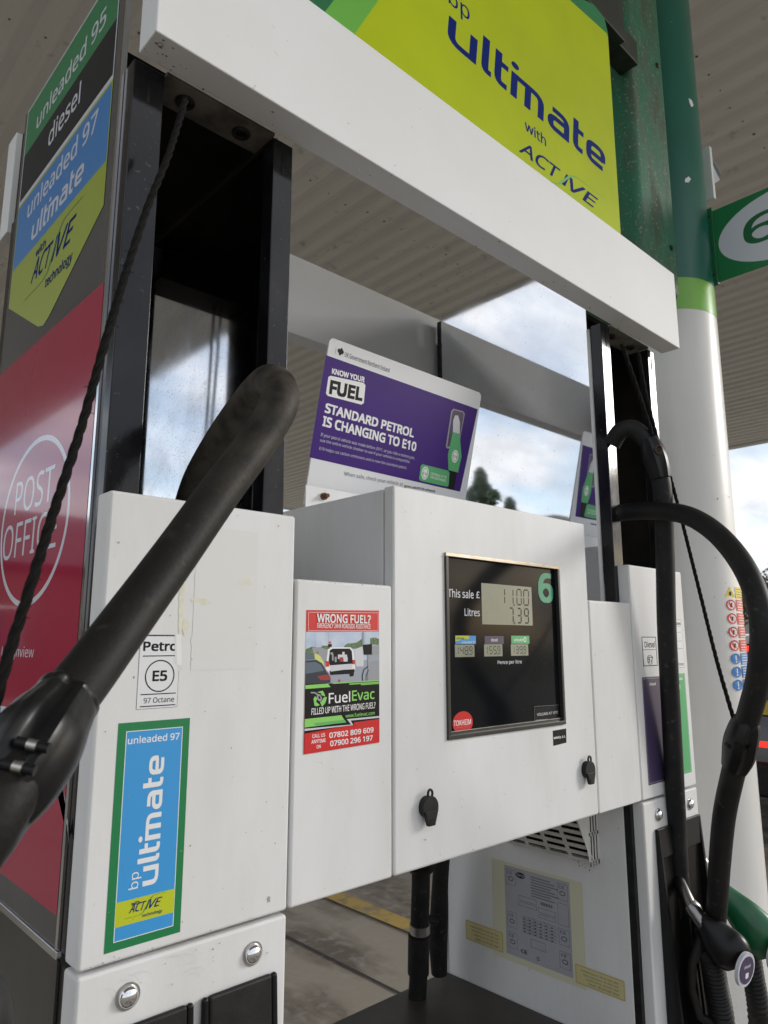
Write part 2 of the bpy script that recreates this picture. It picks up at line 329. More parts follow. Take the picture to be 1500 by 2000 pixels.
class Decal:
    step = .000014
    def __init__(s, plane, base=.00025): s.p = plane; s.mb = MB(); s.mb.keep = True; s.k = 0; s.b = base
    def L(s, q): return s.p.loc(q)
    def put(s, pts, faces, m):
        s.k += 1; h = s.b+s.k*s.step
        s.mb.add([s.p.at(a, b, h) for a, b in pts], faces, m)
    def poly(s, px, m): P = [s.L(q) for q in px]; s.put(P, [list(range(len(P)))], m)
    def lpoly(s, P, m): s.put(P, [list(range(len(P)))], m)
    def rect(s, bl, tr, m, r=0):
        a, b = s.L(bl), s.L(tr); s.lrect(a[0], b[0], a[1], b[1], m, r)
    def lrect(s, x0, x1, y0, y1, m, r=0):
        if r:
            P = []
            for cx, cy, a0 in ((x1-r, y1-r, 0), (x0+r, y1-r, 90), (x0+r, y0+r, 180), (x1-r, y0+r, 270)):
                P += [(cx+r*math.cos(math.radians(a0+t*22.5)), cy+r*math.sin(math.radians(a0+t*22.5))) for t in range(5)]
            s.lpoly(P, m)
        else:
            n = 8 if isinstance(s.p, Cyl) else 1
            P = [(x0+(x1-x0)*i/n, y) for y in (y0, y1) for i in range(n+1)]
            s.put(P, [(i, i+1, n+2+i, n+1+i) for i in range(n)], m)
    def aff(s, pts, fs, O, X, Y, m): s.put([(O[0]+X[0]*a+Y[0]*b, O[1]+X[1]*a+Y[1]*b) for a, b in pts], fs, m)
    def stamp(s, body, O, X, Y, m, bold, shear, fn=lambda a, b: (a, b)):
        vs, fs, w_, h_ = glyphs(body, 0, shear); d = max(0, bold)*.9
        for i, j in (((0, 0),) if d < .004 else ((-1, -1), (1, 1), (1, -1), (-1, 1)) if d < .02 else ((-1, -1), (1, 1), (1, -1), (-1, 1), (0, 1), (0, -1), (1, 0), (-1, 0), (0, 0))):
            k_ = 1/(1+2*d/w_); l_ = 1/(1+2*d/h_)
            s.k -= .8 if d >= .004 else 0
            s.aff([fn(.5+(a-.5)*k_+i*d/w_*k_, .5+(b-.5)*l_+j*d/h_*l_) for a, b in vs], fs, O, X, Y, m)
    def frame3(s, bl, br, tl):
        O, A, B = s.L(bl), s.L(br), s.L(tl); return O, (A[0]-O[0], A[1]-O[1]), (B[0]-O[0], B[1]-O[1])
    def text(s, body, bl, tr, m, bold=0, shear=0):
        a, b = s.L(bl), s.L(tr); s.ltext(body, a[0], b[0], a[1], b[1], m, bold, shear)
    def ltext(s, body, x0, x1, y0, y1, m, bold=0, shear=0):
        s.stamp(body, (x0, y0), (x1-x0, 0), (0, y1-y0), m, bold, shear)
    def text3(s, body, bl, br, tl, m, bold=0, shear=0, snap=False):
        O, X, Y = s.frame3(bl, br, tl)
        if snap: X = (X[0], 0); Y = (0, Y[1])
        s.stamp(body, O, X, Y, m, bold, shear)
    def line(s, px, wd, m): v, f = strip([s.L(q) for q in px], wd); s.put(v, f, m)
    def lline(s, P, wd, m): v, f = strip(P, wd); s.put(v, f, m)
    def ell(s, c, rx, ry, m, n=28): s.lpoly([(c[0]+rx*math.cos(2*math.pi*i/n), c[1]+ry*math.sin(2*math.pi*i/n)) for i in range(n)], m)
    def ring(s, c, rx, ry, wd, m, n=40):
        o = [(c[0]+rx*math.cos(2*math.pi*i/n), c[1]+ry*math.sin(2*math.pi*i/n)) for i in range(n)]
        q = [(c[0]+(rx-wd)*math.cos(2*math.pi*i/n), c[1]+(ry-wd)*math.sin(2*math.pi*i/n)) for i in range(n)]
        s.put(o+q, [(i, (i+1) % n, n+(i+1) % n, n+i) for i in range(n)], m)
    def ultimate(s, fr, m):
        O, X, Y = fr; S, W, dot, wid = ultimate_strokes()
        for st in S:
            v, f = strip(st, W); s.aff([(a/wid, b/1.4) for a, b in v], f, O, X, Y, m)
        s.aff([((dot[0]+.13*math.cos(t*math.pi/8))/wid, (dot[1]+.13*math.sin(t*math.pi/8))/1.4) for t in range(16)], [list(range(16))], O, X, Y, m)
    def active(s, fr, tint='navy', words=True, green='dgreen'):   # wordmark with its swash; the frame holds the capitals
        O, X, Y = fr
        def tx(body, x0, x1, y0, y1, m, bold, sh):
            s.stamp(body, O, X, Y, m, bold, sh, lambda a, b: (x0+(x1-x0)*a, y0+(y1-y0)*b))
        tx('ACT', 0, .5, 0, 1, tint, .009, .3); tx('VE', .62, 1.02, 0, 1, tint, .009, .3)
        s.aff(*strip([(.535, 0), (.60, 1)], .045), O, X, Y, tint)
        s.aff(*strip(corner([(-.12, -.48), (.36, -.48), (.47, -.25), (.63, 1.1), (.72, 1.42), (1.12, 1.42)], .1), .028), O, X, Y, green)
        if words:
            tx('with', .12, .36, 1.3, 2.0, tint, .006, 0); tx('technology', .44, 1.03, -1.15, -.25, tint, .006, 0)
    def build(s, name, parent, label=None): return s.mb.build(name, parent, smooth=False, label=label)
def crop(x0, y0, k): return lambda x, y: (x0+x/k, y0+y/k)

# ------------------------------------------------------------------ the large setting
g = MB(); g.add([(-300, -300, 0), (300, -300, 0), (300, 300, 0), (-300, 300, 0)], [(0, 1, 2, 3)], 'concrete'); g.keep = True
tag(g.build('forecourt', smooth=False), kind='structure')
g = MB(); g.keep = True
for x0, x1, y0, y1 in ((-150, 290, 34, 290), (26, 290, -60, 34), (-290, -22, -90, 34)):
    g.add([(x0, y0, .02), (x1, y0, .02), (x1, y1, .02), (x0, y1, .02)], [(0, 1, 2, 3)], 'grass')
tag(g.build('field', smooth=False), kind='structure')
for i, xx in enumerate((-3.7, .3, 2.31, 6.3, 10.3)):
    m = MB(); m.keep = True; m.add([(xx-.008, -8, .004), (xx+.008, -8, .004), (xx+.008, 20, .004), (xx-.008, 20, .004)], [(0, 1, 2, 3)], 'joint')
    tag(m.build('slab_joint', smooth=False), kind='structure')
for yy in (-3, 1.6, 6.2, 10.8):
    m = MB(); m.keep = True; m.add([(-8, yy-.007, .0045), (14, yy-.007, .0045), (14, yy+.007, .0045), (-8, yy+.007, .0045)], [(0, 1, 2, 3)], 'joint')
    tag(m.build('slab_joint', smooth=False), kind='structure')
m = MB(); m.keep = True; m.add([(2.78, 1.7, .008), (2.9, 1.7, .008), (2.93, 9, .008), (2.81, 9, .008)], [(0, 1, 2, 3)], 'yellow_line')
tag(m.build('yellow_line', smooth=False), kind='structure')
m = MB(); m.keep = True; m.add([(-3.1, -5, .008), (-2.98, -5, .008), (-2.98, 9, .008), (-3.1, 9, .008)], [(0, 1, 2, 3)], 'yellow_line')
tag(m.build('yellow_line', smooth=False), kind='structure')
# hills
def hill(cx, cy, rx, ry, h, m):
    b = MB(); n = 40; vs = []; fs = []
    for i in range(n+1):
        for j in range(n+1):
            x = -1+2*i/n; y = -1+2*j/n; r = min(1, math.hypot(x, y))
            z = h*(.5+.5*math.cos(math.pi*r))*(1+.12*math.sin(5*x+cx)+.1*math.cos(7*y+2*x))
            vs.append((cx+x*rx, cy+y*ry, z-.5))
    for i in range(n):
        for j in range(n): k = i*(n+1)+j; fs.append((k, k+n+1, k+n+2, k+1))
    b.add(vs, fs, m); b.build
    return tag(b.build('hill'), kind='structure')
hill(-241, 163, 78, 66, 52, 'hill'); hill(-330, 330, 170, 120, 40, 'hill'); hill(260, 120, 130, 120, 22, 'hill'); hill(60, 420, 260, 120, 40, 'hill')

# canopy
can = empty('canopy', (5.2, 6, 4.95), 'large flat forecourt canopy with cream ribbed metal underside above the pumps', 'canopy')
X0, X1, Y0, Y1, ZS = -2.95, 13.3, -2.3, 15.5, 4.95
pitch = .195; n = int((X1-X0)/pitch)
pm = bpy.data.meshes.new('soffit_plank')
prof = [(0, .028), (.03, .028), (.06, .003), (.075, 0), (.12, 0), (.135, .003), (.165, .028), (pitch, .028)]
vs = [(a, y, b) for y in (Y0-6, Y1-6) for a, b in prof]; k = len(prof)
vs += [(a, y, .05) for y in (Y0-6, Y1-6) for a in (0, pitch)]
pm.from_pydata(vs, [], [(i, i+1, k+i+1, k+i) for i in range(k-1)]+[(2*k, 2*k+2, 2*k+3, 2*k+1)]); pm.materials.append(MATS['soffit']); pm.update()
for i in range(n):
    o = bpy.data.objects.new('soffit_plank', pm); COL.objects.link(o); o.parent = can; o.location = (X0+i*pitch-5.2, 0, 0)
m = MB(); m.box(X0-.06, X1+.1, Y0-.06, Y0, 4.93, 5.75, 'fascia'); m.build('fascia', can)
m = MB(); m.box(X0-.06, X1+.1, Y1, Y1+.06, 4.93, 5.75, 'fascia'); m.build('fascia', can)
m = MB(); m.box(X0-.06, X0-.001, Y0, Y1, 4.93, 5.75, 'fascia'); m.build('fascia', can)
m = MB(); m.box(X0+n*pitch+.001, X1+.1, Y0, Y1, 4.93, 5.75, 'fascia'); m.build('fascia', can)
m = MB(); m.box(X0, X0+n*pitch, Y0, Y1, 5.6, 5.7, 'fascia'); m.build('roof_deck', can)
m = MB()
for i in range(n):
    for yy in (-.6, 1.5, 3.6, 4.05, 6.3, 8.5, 11):
        x = X0+i*pitch+.10+random.uniform(-.01, .01); y = yy+random.uniform(-.03, .03); r = random.uniform(.006, .011)
        m.add([(x-.005+r*math.cos(t*1.0472), y+r*math.sin(t*1.0472), 4.946) for t in range(6)], [tuple(range(6))], 'rust')
tag(m.build('soffit_screw', can, smooth=False), kind='stuff')
def column(cx, cy, label, r=.156):
    c = empty('canopy_column', (cx, cy, 0), label, 'column')
    def ringed(z0, z1, m, rr): b = MB(); b.cyl((cx, cy, z0), (cx, cy, z1), rr, m, 48); return b
    ringed(.0, 2.477, 'white_column', r).build('shaft', c)
    ringed(2.477, 2.583, 'green_light', r+.0008).build('colour_band', c, label='bright green band round the column')
    ringed(2.583, 4.95, 'green_column', r+.0003).build('upper_shaft', c, label='dark green upper part of the column')
    return c
colm = column(2.226, 1.0, 'round canopy column, white below, lime band, dark green above, beside the near pump')
column(9.2, 1.0, 'round white and green canopy column standing farther along the island', .156)
# dirty green duct on the column
m = MB(); m.box(1.80, 2.045, .86, 1.13, 2.46, 4.94, 'green_dirty')
d = m.build('cable_duct', colm, bevel=.03, seg=4, label='boxy dark green duct stained with algae')
m = MB()
for z in (2.62, 3.25, 3.9):
    m.dome((1.99, .8595, z), (0, -1, 0), .009, .006, 'black_plastic', 10)
m.build('rivet', colm)
t_ = EYE+ray(1222, 82)*(.80/ray(1222, 82).y)
m = MB(); m.box(1.36, t_.x, .80, .90, t_.z, t_.z+.14, 'green_box_dark'); m.box(t_.x-.001, 1.799, .83, .89, t_.z+.03, t_.z+.11, 'green_box_dark')
m.build('bracket_arm', colm, bevel=.004)
# paint chips
cyp = Cyl(2.226, 1.0, .1563)
D = Decal(cyp, .0008); c3 = crop(1000, 0, 2.858)
for px in ([(985, 548), (1003, 560), (1012, 590), (1000, 600), (990, 575)], [(965, 1000), (985, 985), (998, 1000), (985, 1020), (965, 1018)]):
    D.poly([c3(*q) for q in px], 'white_print')
rc = random.Random(5)
for i in range(70):
    a_ = rc.uniform(-.09, .23); z_ = rc.uniform(1.0, 4.2); r_ = rc.uniform(.0008, .0028)
    D.lpoly([(a_+r_*(.5+rc.random()*.8)*math.cos(t), z_+r_*(.6+rc.random())*math.sin(t)) for t in range(6)], 'grime_plate' if z_ < 2.47 or rc.random() < .5 else 'ghost')
D.build('paint_chip', colm)
# lamp bracket at the column's far side
a = Pd(1376, 345, 2.52)
m = MB(); e = V((0, 0, 1))
m.box(a.x-.012, a.x+.006, a.y-.03, a.y+.012, a.z-.1, a.z+.1, 'white_paint')
m.hexa([(a.x+.006, a.y-.02, a.z-.04), (a.x+.03, a.y-.04, a.z-.02), (a.x+.03, a.y+.02, a.z-.02), (a.x+.006, a.y+.02, a.z-.04),
        (a.x+.006, a.y-.02, a.z+.08), (a.x+.016, a.y-.02, a.z+.06), (a.x+.016, a.y+.02, a.z+.06), (a.x+.006, a.y+.02, a.z+.08)], 'white_paint')
m.hexa([(a.x+.006, a.y-.025, a.z+.075), (a.x+.036, a.y-.045, a.z+.0), (a.x+.036, a.y+.025, a.z+.0), (a.x+.006, a.y+.025, a.z+.075),
        (a.x+.006, a.y-.025, a.z+.082), (a.x+.038, a.y-.045, a.z+.007), (a.x+.038, a.y+.025, a.z+.007), (a.x+.006, a.y+.025, a.z+.082)], 'mid_grey')
top(m.build('wall_lamp', bevel=.004), 'small white wedge shaped lamp housing fixed high on the green column', 'lamp')

# pump number sign: plate standing out from the column
num = empty('number_sign', (2.3, .86, 2.74), 'green pump number sign with white disc reading 6, fixed to the column', 'sign')
PL6 = Plane((2.299, .87, 2.61), (0, -1, 0), (0, 0, 1))
m = MB(); m.box(2.299, 2.303, .36, .868, 2.615, 2.873, 'dgreen'); m.build('plate', num, bevel=.001)
m = MB(); m.box(2.285, 2.299, .842, .868, 2.605, 2.88, 'd2green'); m.build('bracket', num, bevel=.002)
D = Decal(PL6)
cc = ((.866-.602)+.004, 2.743-2.61); D.ell((.25, cc[1]), .215, .118, 'poster_white', 48)
a, b = PL6.loc((1454, 484)), PL6.loc((1500, 410))
D.ltext('6', a[0], a[0]+.110, 2.699-2.61, 2.80-2.61, 'd2green', .012)
D.build('disc_and_number', num)
m = MB()
for z in (2.64, 2.85): m = MB(); m.dome((2.2848, .855, z), (-1, 0, 0), .006, .004, 'black_plastic', 10); m.build('bolt', num)

# safety notice wrapped on the column
D = Decal(cyp, .0006); N0 = None
ys = [(1145, 1168), (1170, 1193), (1197, 1219), (1223, 1246), (1250, 1272), (1275, 1299), (1301, 1325), (1327, 1351)]
zi = [cyp.loc((1420, (a+b)/2)) for a, b in ys]
s0 = cyp.loc((1416, 1160))[0]
hz = .021
sa = cyp.loc((1436, 1160))[0]; ir = (sa-s0)*.46; sc_ = s0+ir
for i, z in enumerate(zi):
    zc = z[1]; cm = 'sign_yellow' if i == 0 else 'red' if i < 5 else 'mandatory_blue'
    if i == 0: D.lpoly([(sc_-ir, zc-.014), (sc_+ir, zc-.014), (sc_, zc+.017)], 'sign_yellow'); D.ell((sc_, zc-.004), .005, .007, 'black_print', 8)
    elif i < 5: D.ell((sc_, zc), ir, .0155, 'red', 20); D.ell((sc_, zc), ir*.72, .0115, 'white_print', 16); D.lline([(sc_-.009, zc+.009), (sc_+.009, zc-.009)], .003, 'red'); D.lline([(sc_-.001, zc-.006), (sc_+.002, zc+.006)], .005, 'black_print')
    else: D.ell((sc_, zc), ir, .0155, 'mandatory_blue', 20); D.lline([(sc_, zc-.003), (sc_, zc+.010)], .005, 'white_print'); D.ell((sc_, zc-.008), .003, .003, 'white_print', 8)
    D.lrect(sa, sa+.085, zc-.0165, zc+.0165, cm)
    for q in range(4): D.lrect(sa+.006, sa+.06+.012*(q % 2), zc+.009-q*.0075, zc+.011-q*.0075, 'black_print' if i == 0 else 'white_print')
nb = D.build('safety_notice', colm, label='strip of yellow, red and blue safety pictograms')

# ------------------------------------------------------------------ the fuel pump
P = empty('fuel_pump', (.886, .93, 0), 'white fuel pump with hoses, price display and black posts, filling the foreground', 'fuel pump')
XL, XR = .272, 1.499; YF, YB = .68, 1.18
ZB, ZC, ZT, ZS_ = 1.1665, 1.658, 1.596, 1.5225
# column panels (front and back pairs)
def colpanel(x0, x1, y0, y1, z0, z1, name='column_panel', m_='white_paint', bv=.0035): 
    m = MB(); m.box(x0, x1, y0, y1, z0, z1, m_); return m.build(name, P, bevel=bv, seg=3)
lp = colpanel(XL, .4935, YF, .712, ZB, ZT); rp = colpanel(1.2770, XR, YF, .712, ZB, ZT)
colpanel(XL, .4935, 1.148, YB, ZB, ZT); colpanel(1.2770, XR, 1.148, YB, ZB, ZT)
lq = colpanel(XL, .4935, YF, .712, .12, 1.1625, 'nozzle_panel'); rq = colpanel(1.2770, XR, YF, .712, .12, 1.1625, 'nozzle_panel')
colpanel(XL, .4935, 1.148, YB, .12, 1.1625, 'nozzle_panel'); colpanel(1.2770, XR, 1.148, YB, .12, 1.1625, 'nozzle_panel')
sp1 = colpanel(.4965, .6505, YF, .86, ZB, ZS_, 'side_cover'); sp2 = colpanel(1.1285, 1.2745, YF, .86, ZB, ZS_, 'side_cover')
# console: front door with window hole, then housing
m = MB(); hx0, hx1, hz0, hz1 = .757, 1.032, 1.324, 1.570
ox = [(.6535, ZB), (1.1265, ZB), (1.1265, ZC), (.6535, ZC)]; ih = [(hx0, hz0), (hx1, hz0), (hx1, hz1), (hx0, hz1)]
vs = [(x, y, z) for y in (YF, .7) for x, z in ox+ih]
fs = []
for i in range(4):
    j = (i+1) % 4; fs += [(i, j, 4+j, 4+i), (8+i, 12+i, 12+j, 8+j), (i, 8+i, 8+j, j), (4+i, 4+j, 12+j, 12+i)]
m.add(vs, fs, 'white_paint'); door = m.build('console_door', P, bevel=.0035, seg=3)
m = MB(); m.box(.655, 1.125, .7025, 1.158, ZB+.002, ZC-.002, 'white_paint'); m.build('console_housing', P, bevel=.002)
m = MB(); m.box(.6535, 1.1265, 1.16, YB, ZB, ZC, 'white_paint'); m.build('console_door', P, bevel=.0035, seg=3)
# column boxes below
m = MB(); m.box(XL+.003, .492, .713, 1.147, .1, 1.16, 'steel_dark'); m.build('column_base', P)
m = MB(); m.box(1.2652, 1.494, .7135, 1.147, .1, ZB-.001, 'white_paint'); lowside = m.build('cabinet_side', P, bevel=.002)
m = MB(); m.box(1.2645, 1.272, 1.150, 1.158, .745, ZB-.002, 'white_paint'); m.build('edge_trim', P, bevel=.001)
m = MB(); m.box(1.266, 1.2765, .700, .7132, .1, ZB-.001, 'black_plastic'); m.build('seam', P)
m = MB(); m.box(.4945, 1.264, .70, 1.156, .1, .748, 'shelf_top'); m.build('hydraulics_cover', P, bevel=.003)
m = MB(); m.box(.2, 1.57, .6, 1.26, 0, .12, 'concrete'); m.build('plinth', P, bevel=.01)
# stainless side skins
m = MB(); m.box(1.2645, 1.2665, .735, 1.14, ZS_-.01, 2.262, 'stainless'); m.build('stainless_panel', P)
m = MB(); m.box(1.2625, 1.2675, .7285, .7345, ZS_-.01, 2.088, 'white_paint'); m.build('edge_strip', P)
m = MB(); m.box(.4875, .4895, .735, 1.143, 1.58, 2.125, 'stainless_soot'); m.build('stainless_panel', P)
m = MB(); m.box(1.484, 1.488, .735, 1.14, 1.58, 2.13, 'inner_dark'); m.build('inner_panel', P)
m = MB(); m.box(XL+.004, XL+.006, .735, 1.143, 1.58, 2.25, 'inner_dark'); m.build('inner_panel', P)
# left end panel: grey skin
m = MB(); m.box(XL, XL+.0035, .7335, 1.119, 1.172, 2.268, 'panel_grey'); endp = m.build('end_panel', P)
m = MB(); m.box(XL-.001, XL+.0035, .7275, .7333, 1.172, 2.262, 'chrome'); m.build('edge_strip', P)
m = MB(); m.box(XL-.002, XL+.004, .7275, 1.121, 1.164, 1.1715, 'chrome'); m.build('edge_strip', P, bevel=.001)
m = MB(); m.box(XL, XL+.0025, .7275, 1.147, .12, 1.1635, 'steel_dark'); m.build('lower_end_panel', P)
# posts
def post(x0, x1, y0, y1, z0=1.55, z1=2.095):
    m = MB(); m.box(x0, x1, y0, y1, z0, z1, 'black_gloss'); o = m.build('post', P, bevel=.0015); return o
for x0, x1 in ((XL+.002, .311), (.462, .492), (1.2655, 1.300), (1.464, 1.494)):
    zz = 1.17 if x0 < .3 else 1.51
    post(x0, x1, .703, .7272, zz)
    post(x0, x1, 1.1225 if x0 < .4 else 1.1432, 1.1475 if x0 < .4 else 1.1568, zz, 2.25 if 1.2 < x0 < 1.3 else 2.095)
    xc = (x0+x1)/2
    for yf in (.7025, ):
        m = MB(); m.box(xc-.0018, xc+.0018, yf, yf+.002, 2.048, 2.078, 'inner_dark'); m.build('slot', P)
# head plates with rope grommets
for x0, x1 in ((.312, .4615), (1.3005, 1.4635)):
    for ya, yb in ((.700, .748), (1.112, 1.16)):
        m = MB(); m.box(x0, x1, ya, yb, 2.094, 2.099, 'grime_plate'); m.build('head_plate', P, bevel=.001)
        for f in (.235, .76):
            m = MB(); cx = x0+(x1-x0)*f; cy = (ya+yb)/2
            rg = [(cx+.009*math.cos(t*math.pi/10), cy+.009*math.sin(t*math.pi/10), 2.0925) for t in range(21)]
            m.sweep(rg, .003, 'black_plastic', 8, cap=False); m.cyl((cx, cy, 2.0935), (cx, cy, 2.0945), .008, 'inner_dark', 16)
            m.build('grommet', P)
    m = MB(); m.box(x0-.03, x1+.03, .749, 1.111, 2.128, 2.14, 'inner_dark'); m.build('head_lid', P)
    m = MB(); m.box(x0-.02, x1+.012, 1.100, 1.168, 2.070, 2.2, 'inner_dark'); m.build('reflection_blind', P)  # added dark box, keeps the rear beam out of the steel lining's reflection
# beams
for y0, y1 in ((.648, .690), (1.17, 1.212)):
    m = MB(); m.box(.273, 1.506, y0, y1, 2.091, 2.27, 'white_beam'); m.build('cross_beam', P, bevel=.002, seg=2)
# bolts and nozzle boots
for off in (0, 1.011):
    q = lq if off == 0 else rq
    for bx in (.319, .451):
        m = MB(); m.cyl((bx+off, YF+.001, 1.1355), (bx+off, YF-.0012, 1.1355), .0115, 'aluminium', 24); m.dome((bx+off, YF-.0012, 1.1355), (0, -1, 0), .0095, .0065, 'chrome', 24); m.build('dome_bolt', q)
    for a, b in ((.303, .3835), (.3925, .479)):
        a += off; b += off; m = MB(); zt = 1.1125; zb = .62
        # frame: two cheeks, head and back, leaning out towards its foot
        ya, yb = .673, .640; t = .007
        m.hexa([(a, yb, zb), (a+t, yb, zb), (a+t, .6795, zb), (a, .6795, zb), (a, ya, zt), (a+t, ya, zt), (a+t, .6795, zt), (a, .6795, zt)], 'black_plastic_shiny')
        m.hexa([(b-t, yb, zb), (b, yb, zb), (b, .6795, zb), (b-t, .6795, zb), (b-t, ya, zt), (b, ya, zt), (b, .6795, zt), (b-t, .6795, zt)], 'black_plastic_shiny')
        if off == 0: m.hexa([(a+t, yb+.004, zb), (b-t, yb+.004, zb), (b-t, .6795, zb), (a+t, .6795, zb), (a+t, ya, zt), (b-t, ya, zt), (b-t, .6795, zt), (a+t, .6795, zt)], 'black_plastic')
        else:
            m.hexa([(a+t, ya-.001, zt-.05), (b-t, ya-.001, zt-.05), (b-t, .6795, zt-.05), (a+t, .6795, zt-.05), (a+t, ya, zt), (b-t, ya, zt), (b-t, .6795, zt), (a+t, .6795, zt)], 'black_plastic_shiny')
            m.box(a+t, b-t, .678, .6796, zb, zt-.05, 'inner_dark')
        m.build('nozzle_boot', q, bevel=.0035, seg=3)

FR = Plane((0, YF, 0), (1, 0, 0), (0, 0, 1))
# ---- display
disp = None
m = MB()
bx0, bx1, bz0, bz1 = .7525, 1.0365, 1.3190, 1.5750
for (x0, x1, z0, z1, mm) in ((bx0, bx1, bz1-.0055, bz1, 'steel_strip'), (bx0, bx1, bz0, bz0+.006, 'bezel'), (bx0, bx0+.006, bz0+.006, bz1-.0055, 'bezel'), (bx1-.006, bx1, bz0+.006, bz1-.0055, 'bezel')):
    m.box(x0, x1, YF-.0035, .6838, z0, z1, mm)
disp = m.build('display', P, bevel=.0008)
m = MB(); m.box(bx0+.0046, bx1-.0046, .6840, .702, bz0+.0045, bz1-.0045, 'screen_glass'); m.build('screen', disp)
m = MB()
m.box(bx0+.006, bx1-.006, .681, .6838, bz0+.006, bz0+.010, 'bezel'); m.box(bx0+.0061, bx1-.0061, .6805, .681, bz0+.0095, bz0+.0103, 'aluminium'); m.build('gasket', disp)
SCR = Plane((0, .6840, 0), (1, 0, 0), (0, 0, 1)); k5 = crop(850, 1050, 4.763)
D = Decal(SCR, .0003)
SEG = {'0': 'abcdef', '1': 'bc', '3': 'abgcd', '4': 'fgbc', '5': 'afgcd', '7': 'abc', '8': 'abcdefg', '9': 'abcdfg', '6': 'afgedc'}
def digit(D, ch, x0, x1, z0, z1, m, wd):
    zm = (z0+z1)/2; g_ = wd*.55; sl = (x1-x0)*.06
    X = lambda x, z: (x+sl*(z-z0)/(z1-z0), z)
    seg = dict(a=((x0+g_, z1), (x1-g_, z1)), d=((x0+g_, z0), (x1-g_, z0)), g=((x0+g_, zm), (x1-g_, zm)), f=((x0, z1-g_), (x0, zm+g_)), b=((x1, z1-g_), (x1, zm+g_)), e=((x0, zm-g_), (x0, z0+g_)), c=((x1, zm-g_), (x1, z0+g_)))
    for s_ in SEG[ch]: D.lline([X(*seg[s_][0]), X(*seg[s_][1])], wd, m)
def lcd(name, bl, tr, rows):
    D = Decal(SCR, .0003); D.rect(bl, tr, 'lcd')
    for (string, dbl, dtr, wd, cols) in rows:
        a, b = D.L(dbl), D.L(dtr); n_ = len(cols)
        cw = (b[0]-a[0])
        for ch, (f0, f1) in zip(string, cols): digit(D, ch, a[0]+cw*f0, a[0]+cw*f1, a[1], b[1], 'lcd_seg', wd)
    D.build(name, disp); return D
D.text('This sale', k5(118, 553), k5(355, 490), 'white_dim', .008); D.text('£', k5(380, 562), k5(411, 503), 'white_dim', .012)
D.text('Litres', k5(272, 728), k5(412, 664), 'white_dim', .012)
D.text('Pence per litre', k5(580, 1188), k5(803, 1136), 'white_dim', .012)
D.text('6', k5(962, 602), k5(1088, 336), 'six_green', .028)
# price headers
D.rect(k5(186, 990), k5(376, 913), 'blue'); D.poly([k5(187, 912), k5(315, 912), k5(312, 942), k5(260, 945), k5(187, 965)], 'lime'); D.text('ultimate', k5(196, 948), k5(268, 926), 'navy', .02); D.text('unleaded 97', k5(245, 984), k5(368, 962), 'white_print', .01)
D.rect(k5(458, 990), k5(635, 917), 'purple_grey'); D.text('diesel', k5(518, 966), k5(578, 936), 'white_print', .01)
D.rect(k5(706, 988), k5(872, 914), 'egreen'); D.text('unleaded', k5(732, 964), k5(818, 936), 'white_print', .01); a = D.L(k5(833, 948)); D.ring(a, .0035, .0038, .0014, 'white_print', 16)
# maker's oval and labels
a = D.L(k5(255, 1722)); D.ell(a, .0215, .0155, 'red', 40)
D.text('TOKHEIM', k5(170, 1755), k5(330, 1685), 'white_print', .012); D.text('QUALITY', k5(192, 1768), k5(310, 1757), 'white_dim', 0)
D.rect(k5(922, 1708), k5(1148, 1562), 'black_print'); 
for s_, e_ in (((922, 1706), (922, 1572)), ((922, 1572), (1145, 1556))): D.line([k5(*s_), k5(*e_)], .0004, 'mid_grey')
D.line([k5(930, 1700), k5(1045, 1690)], .0012, 'mid_grey')
D.text('VOLUME AT 15°C', k5(945, 1660), k5(1140, 1612), 'white_dim', .015)
D.build('printed_marks', disp)
R4 = [(.02, .22), (.30, .50), (.55, .75), (.82, 1.0)]
lcd('main_readout', k5(436, 806), k5(893, 462), [
    ('1100', k5(628, 616), k5(862, 490), .0022, [(-.1, .07), (.22, .39), (.54, .71), (.81, 1.0)]),
    ('739', k5(690, 790), k5(862, 664), .0022, [(.0, .19), (.42, .61), (.79, 1.0)])])
for bl, tr, st in (((183, 1112), (362, 995), '1489'), ((455, 1106), (622, 992), '1555'.replace('1555', '1559')), ((705, 1100), (862, 992), '1399')):
    x0, x1 = bl[0]+18, tr[0]-22
    lcd('price_readout', k5(*bl), k5(*tr), [(st, k5(x0, bl[1]-24), k5(x1, tr[1]+20), .0014, [(-.05, .09), (.22, .42), (.52, .72), (.82, 1.0)])])
D = Decal(SCR, .0012)
for q in ((730, 628), (735, 795)): a = D.L(k5(*q)); D.lrect(a[0]-.0012, a[0]+.0012, a[1]-.001, a[1]+.0014, 'lcd_seg')
for q in ((308, 1088), (570, 1082), (815, 1080)): a = D.L(k5(*q)); D.lrect(a[0]-.0007, a[0]+.0007, a[1]-.0008, a[1]+.0008, 'lcd_seg')
D.build('decimal_mark', disp)
# minimum-quantity label
D = Decal(FR); D.poly([k5(1092, 1797), k5(1217, 1775), k5(1220, 1907), k5(1098, 1938)], 'black_print'); D.text('MMQ: 2 L', k5(1103, 1880), k5(1210, 1838), 'white_print', .03)
D.build('small_label', P, 'small black label reading MMQ: 2 L')
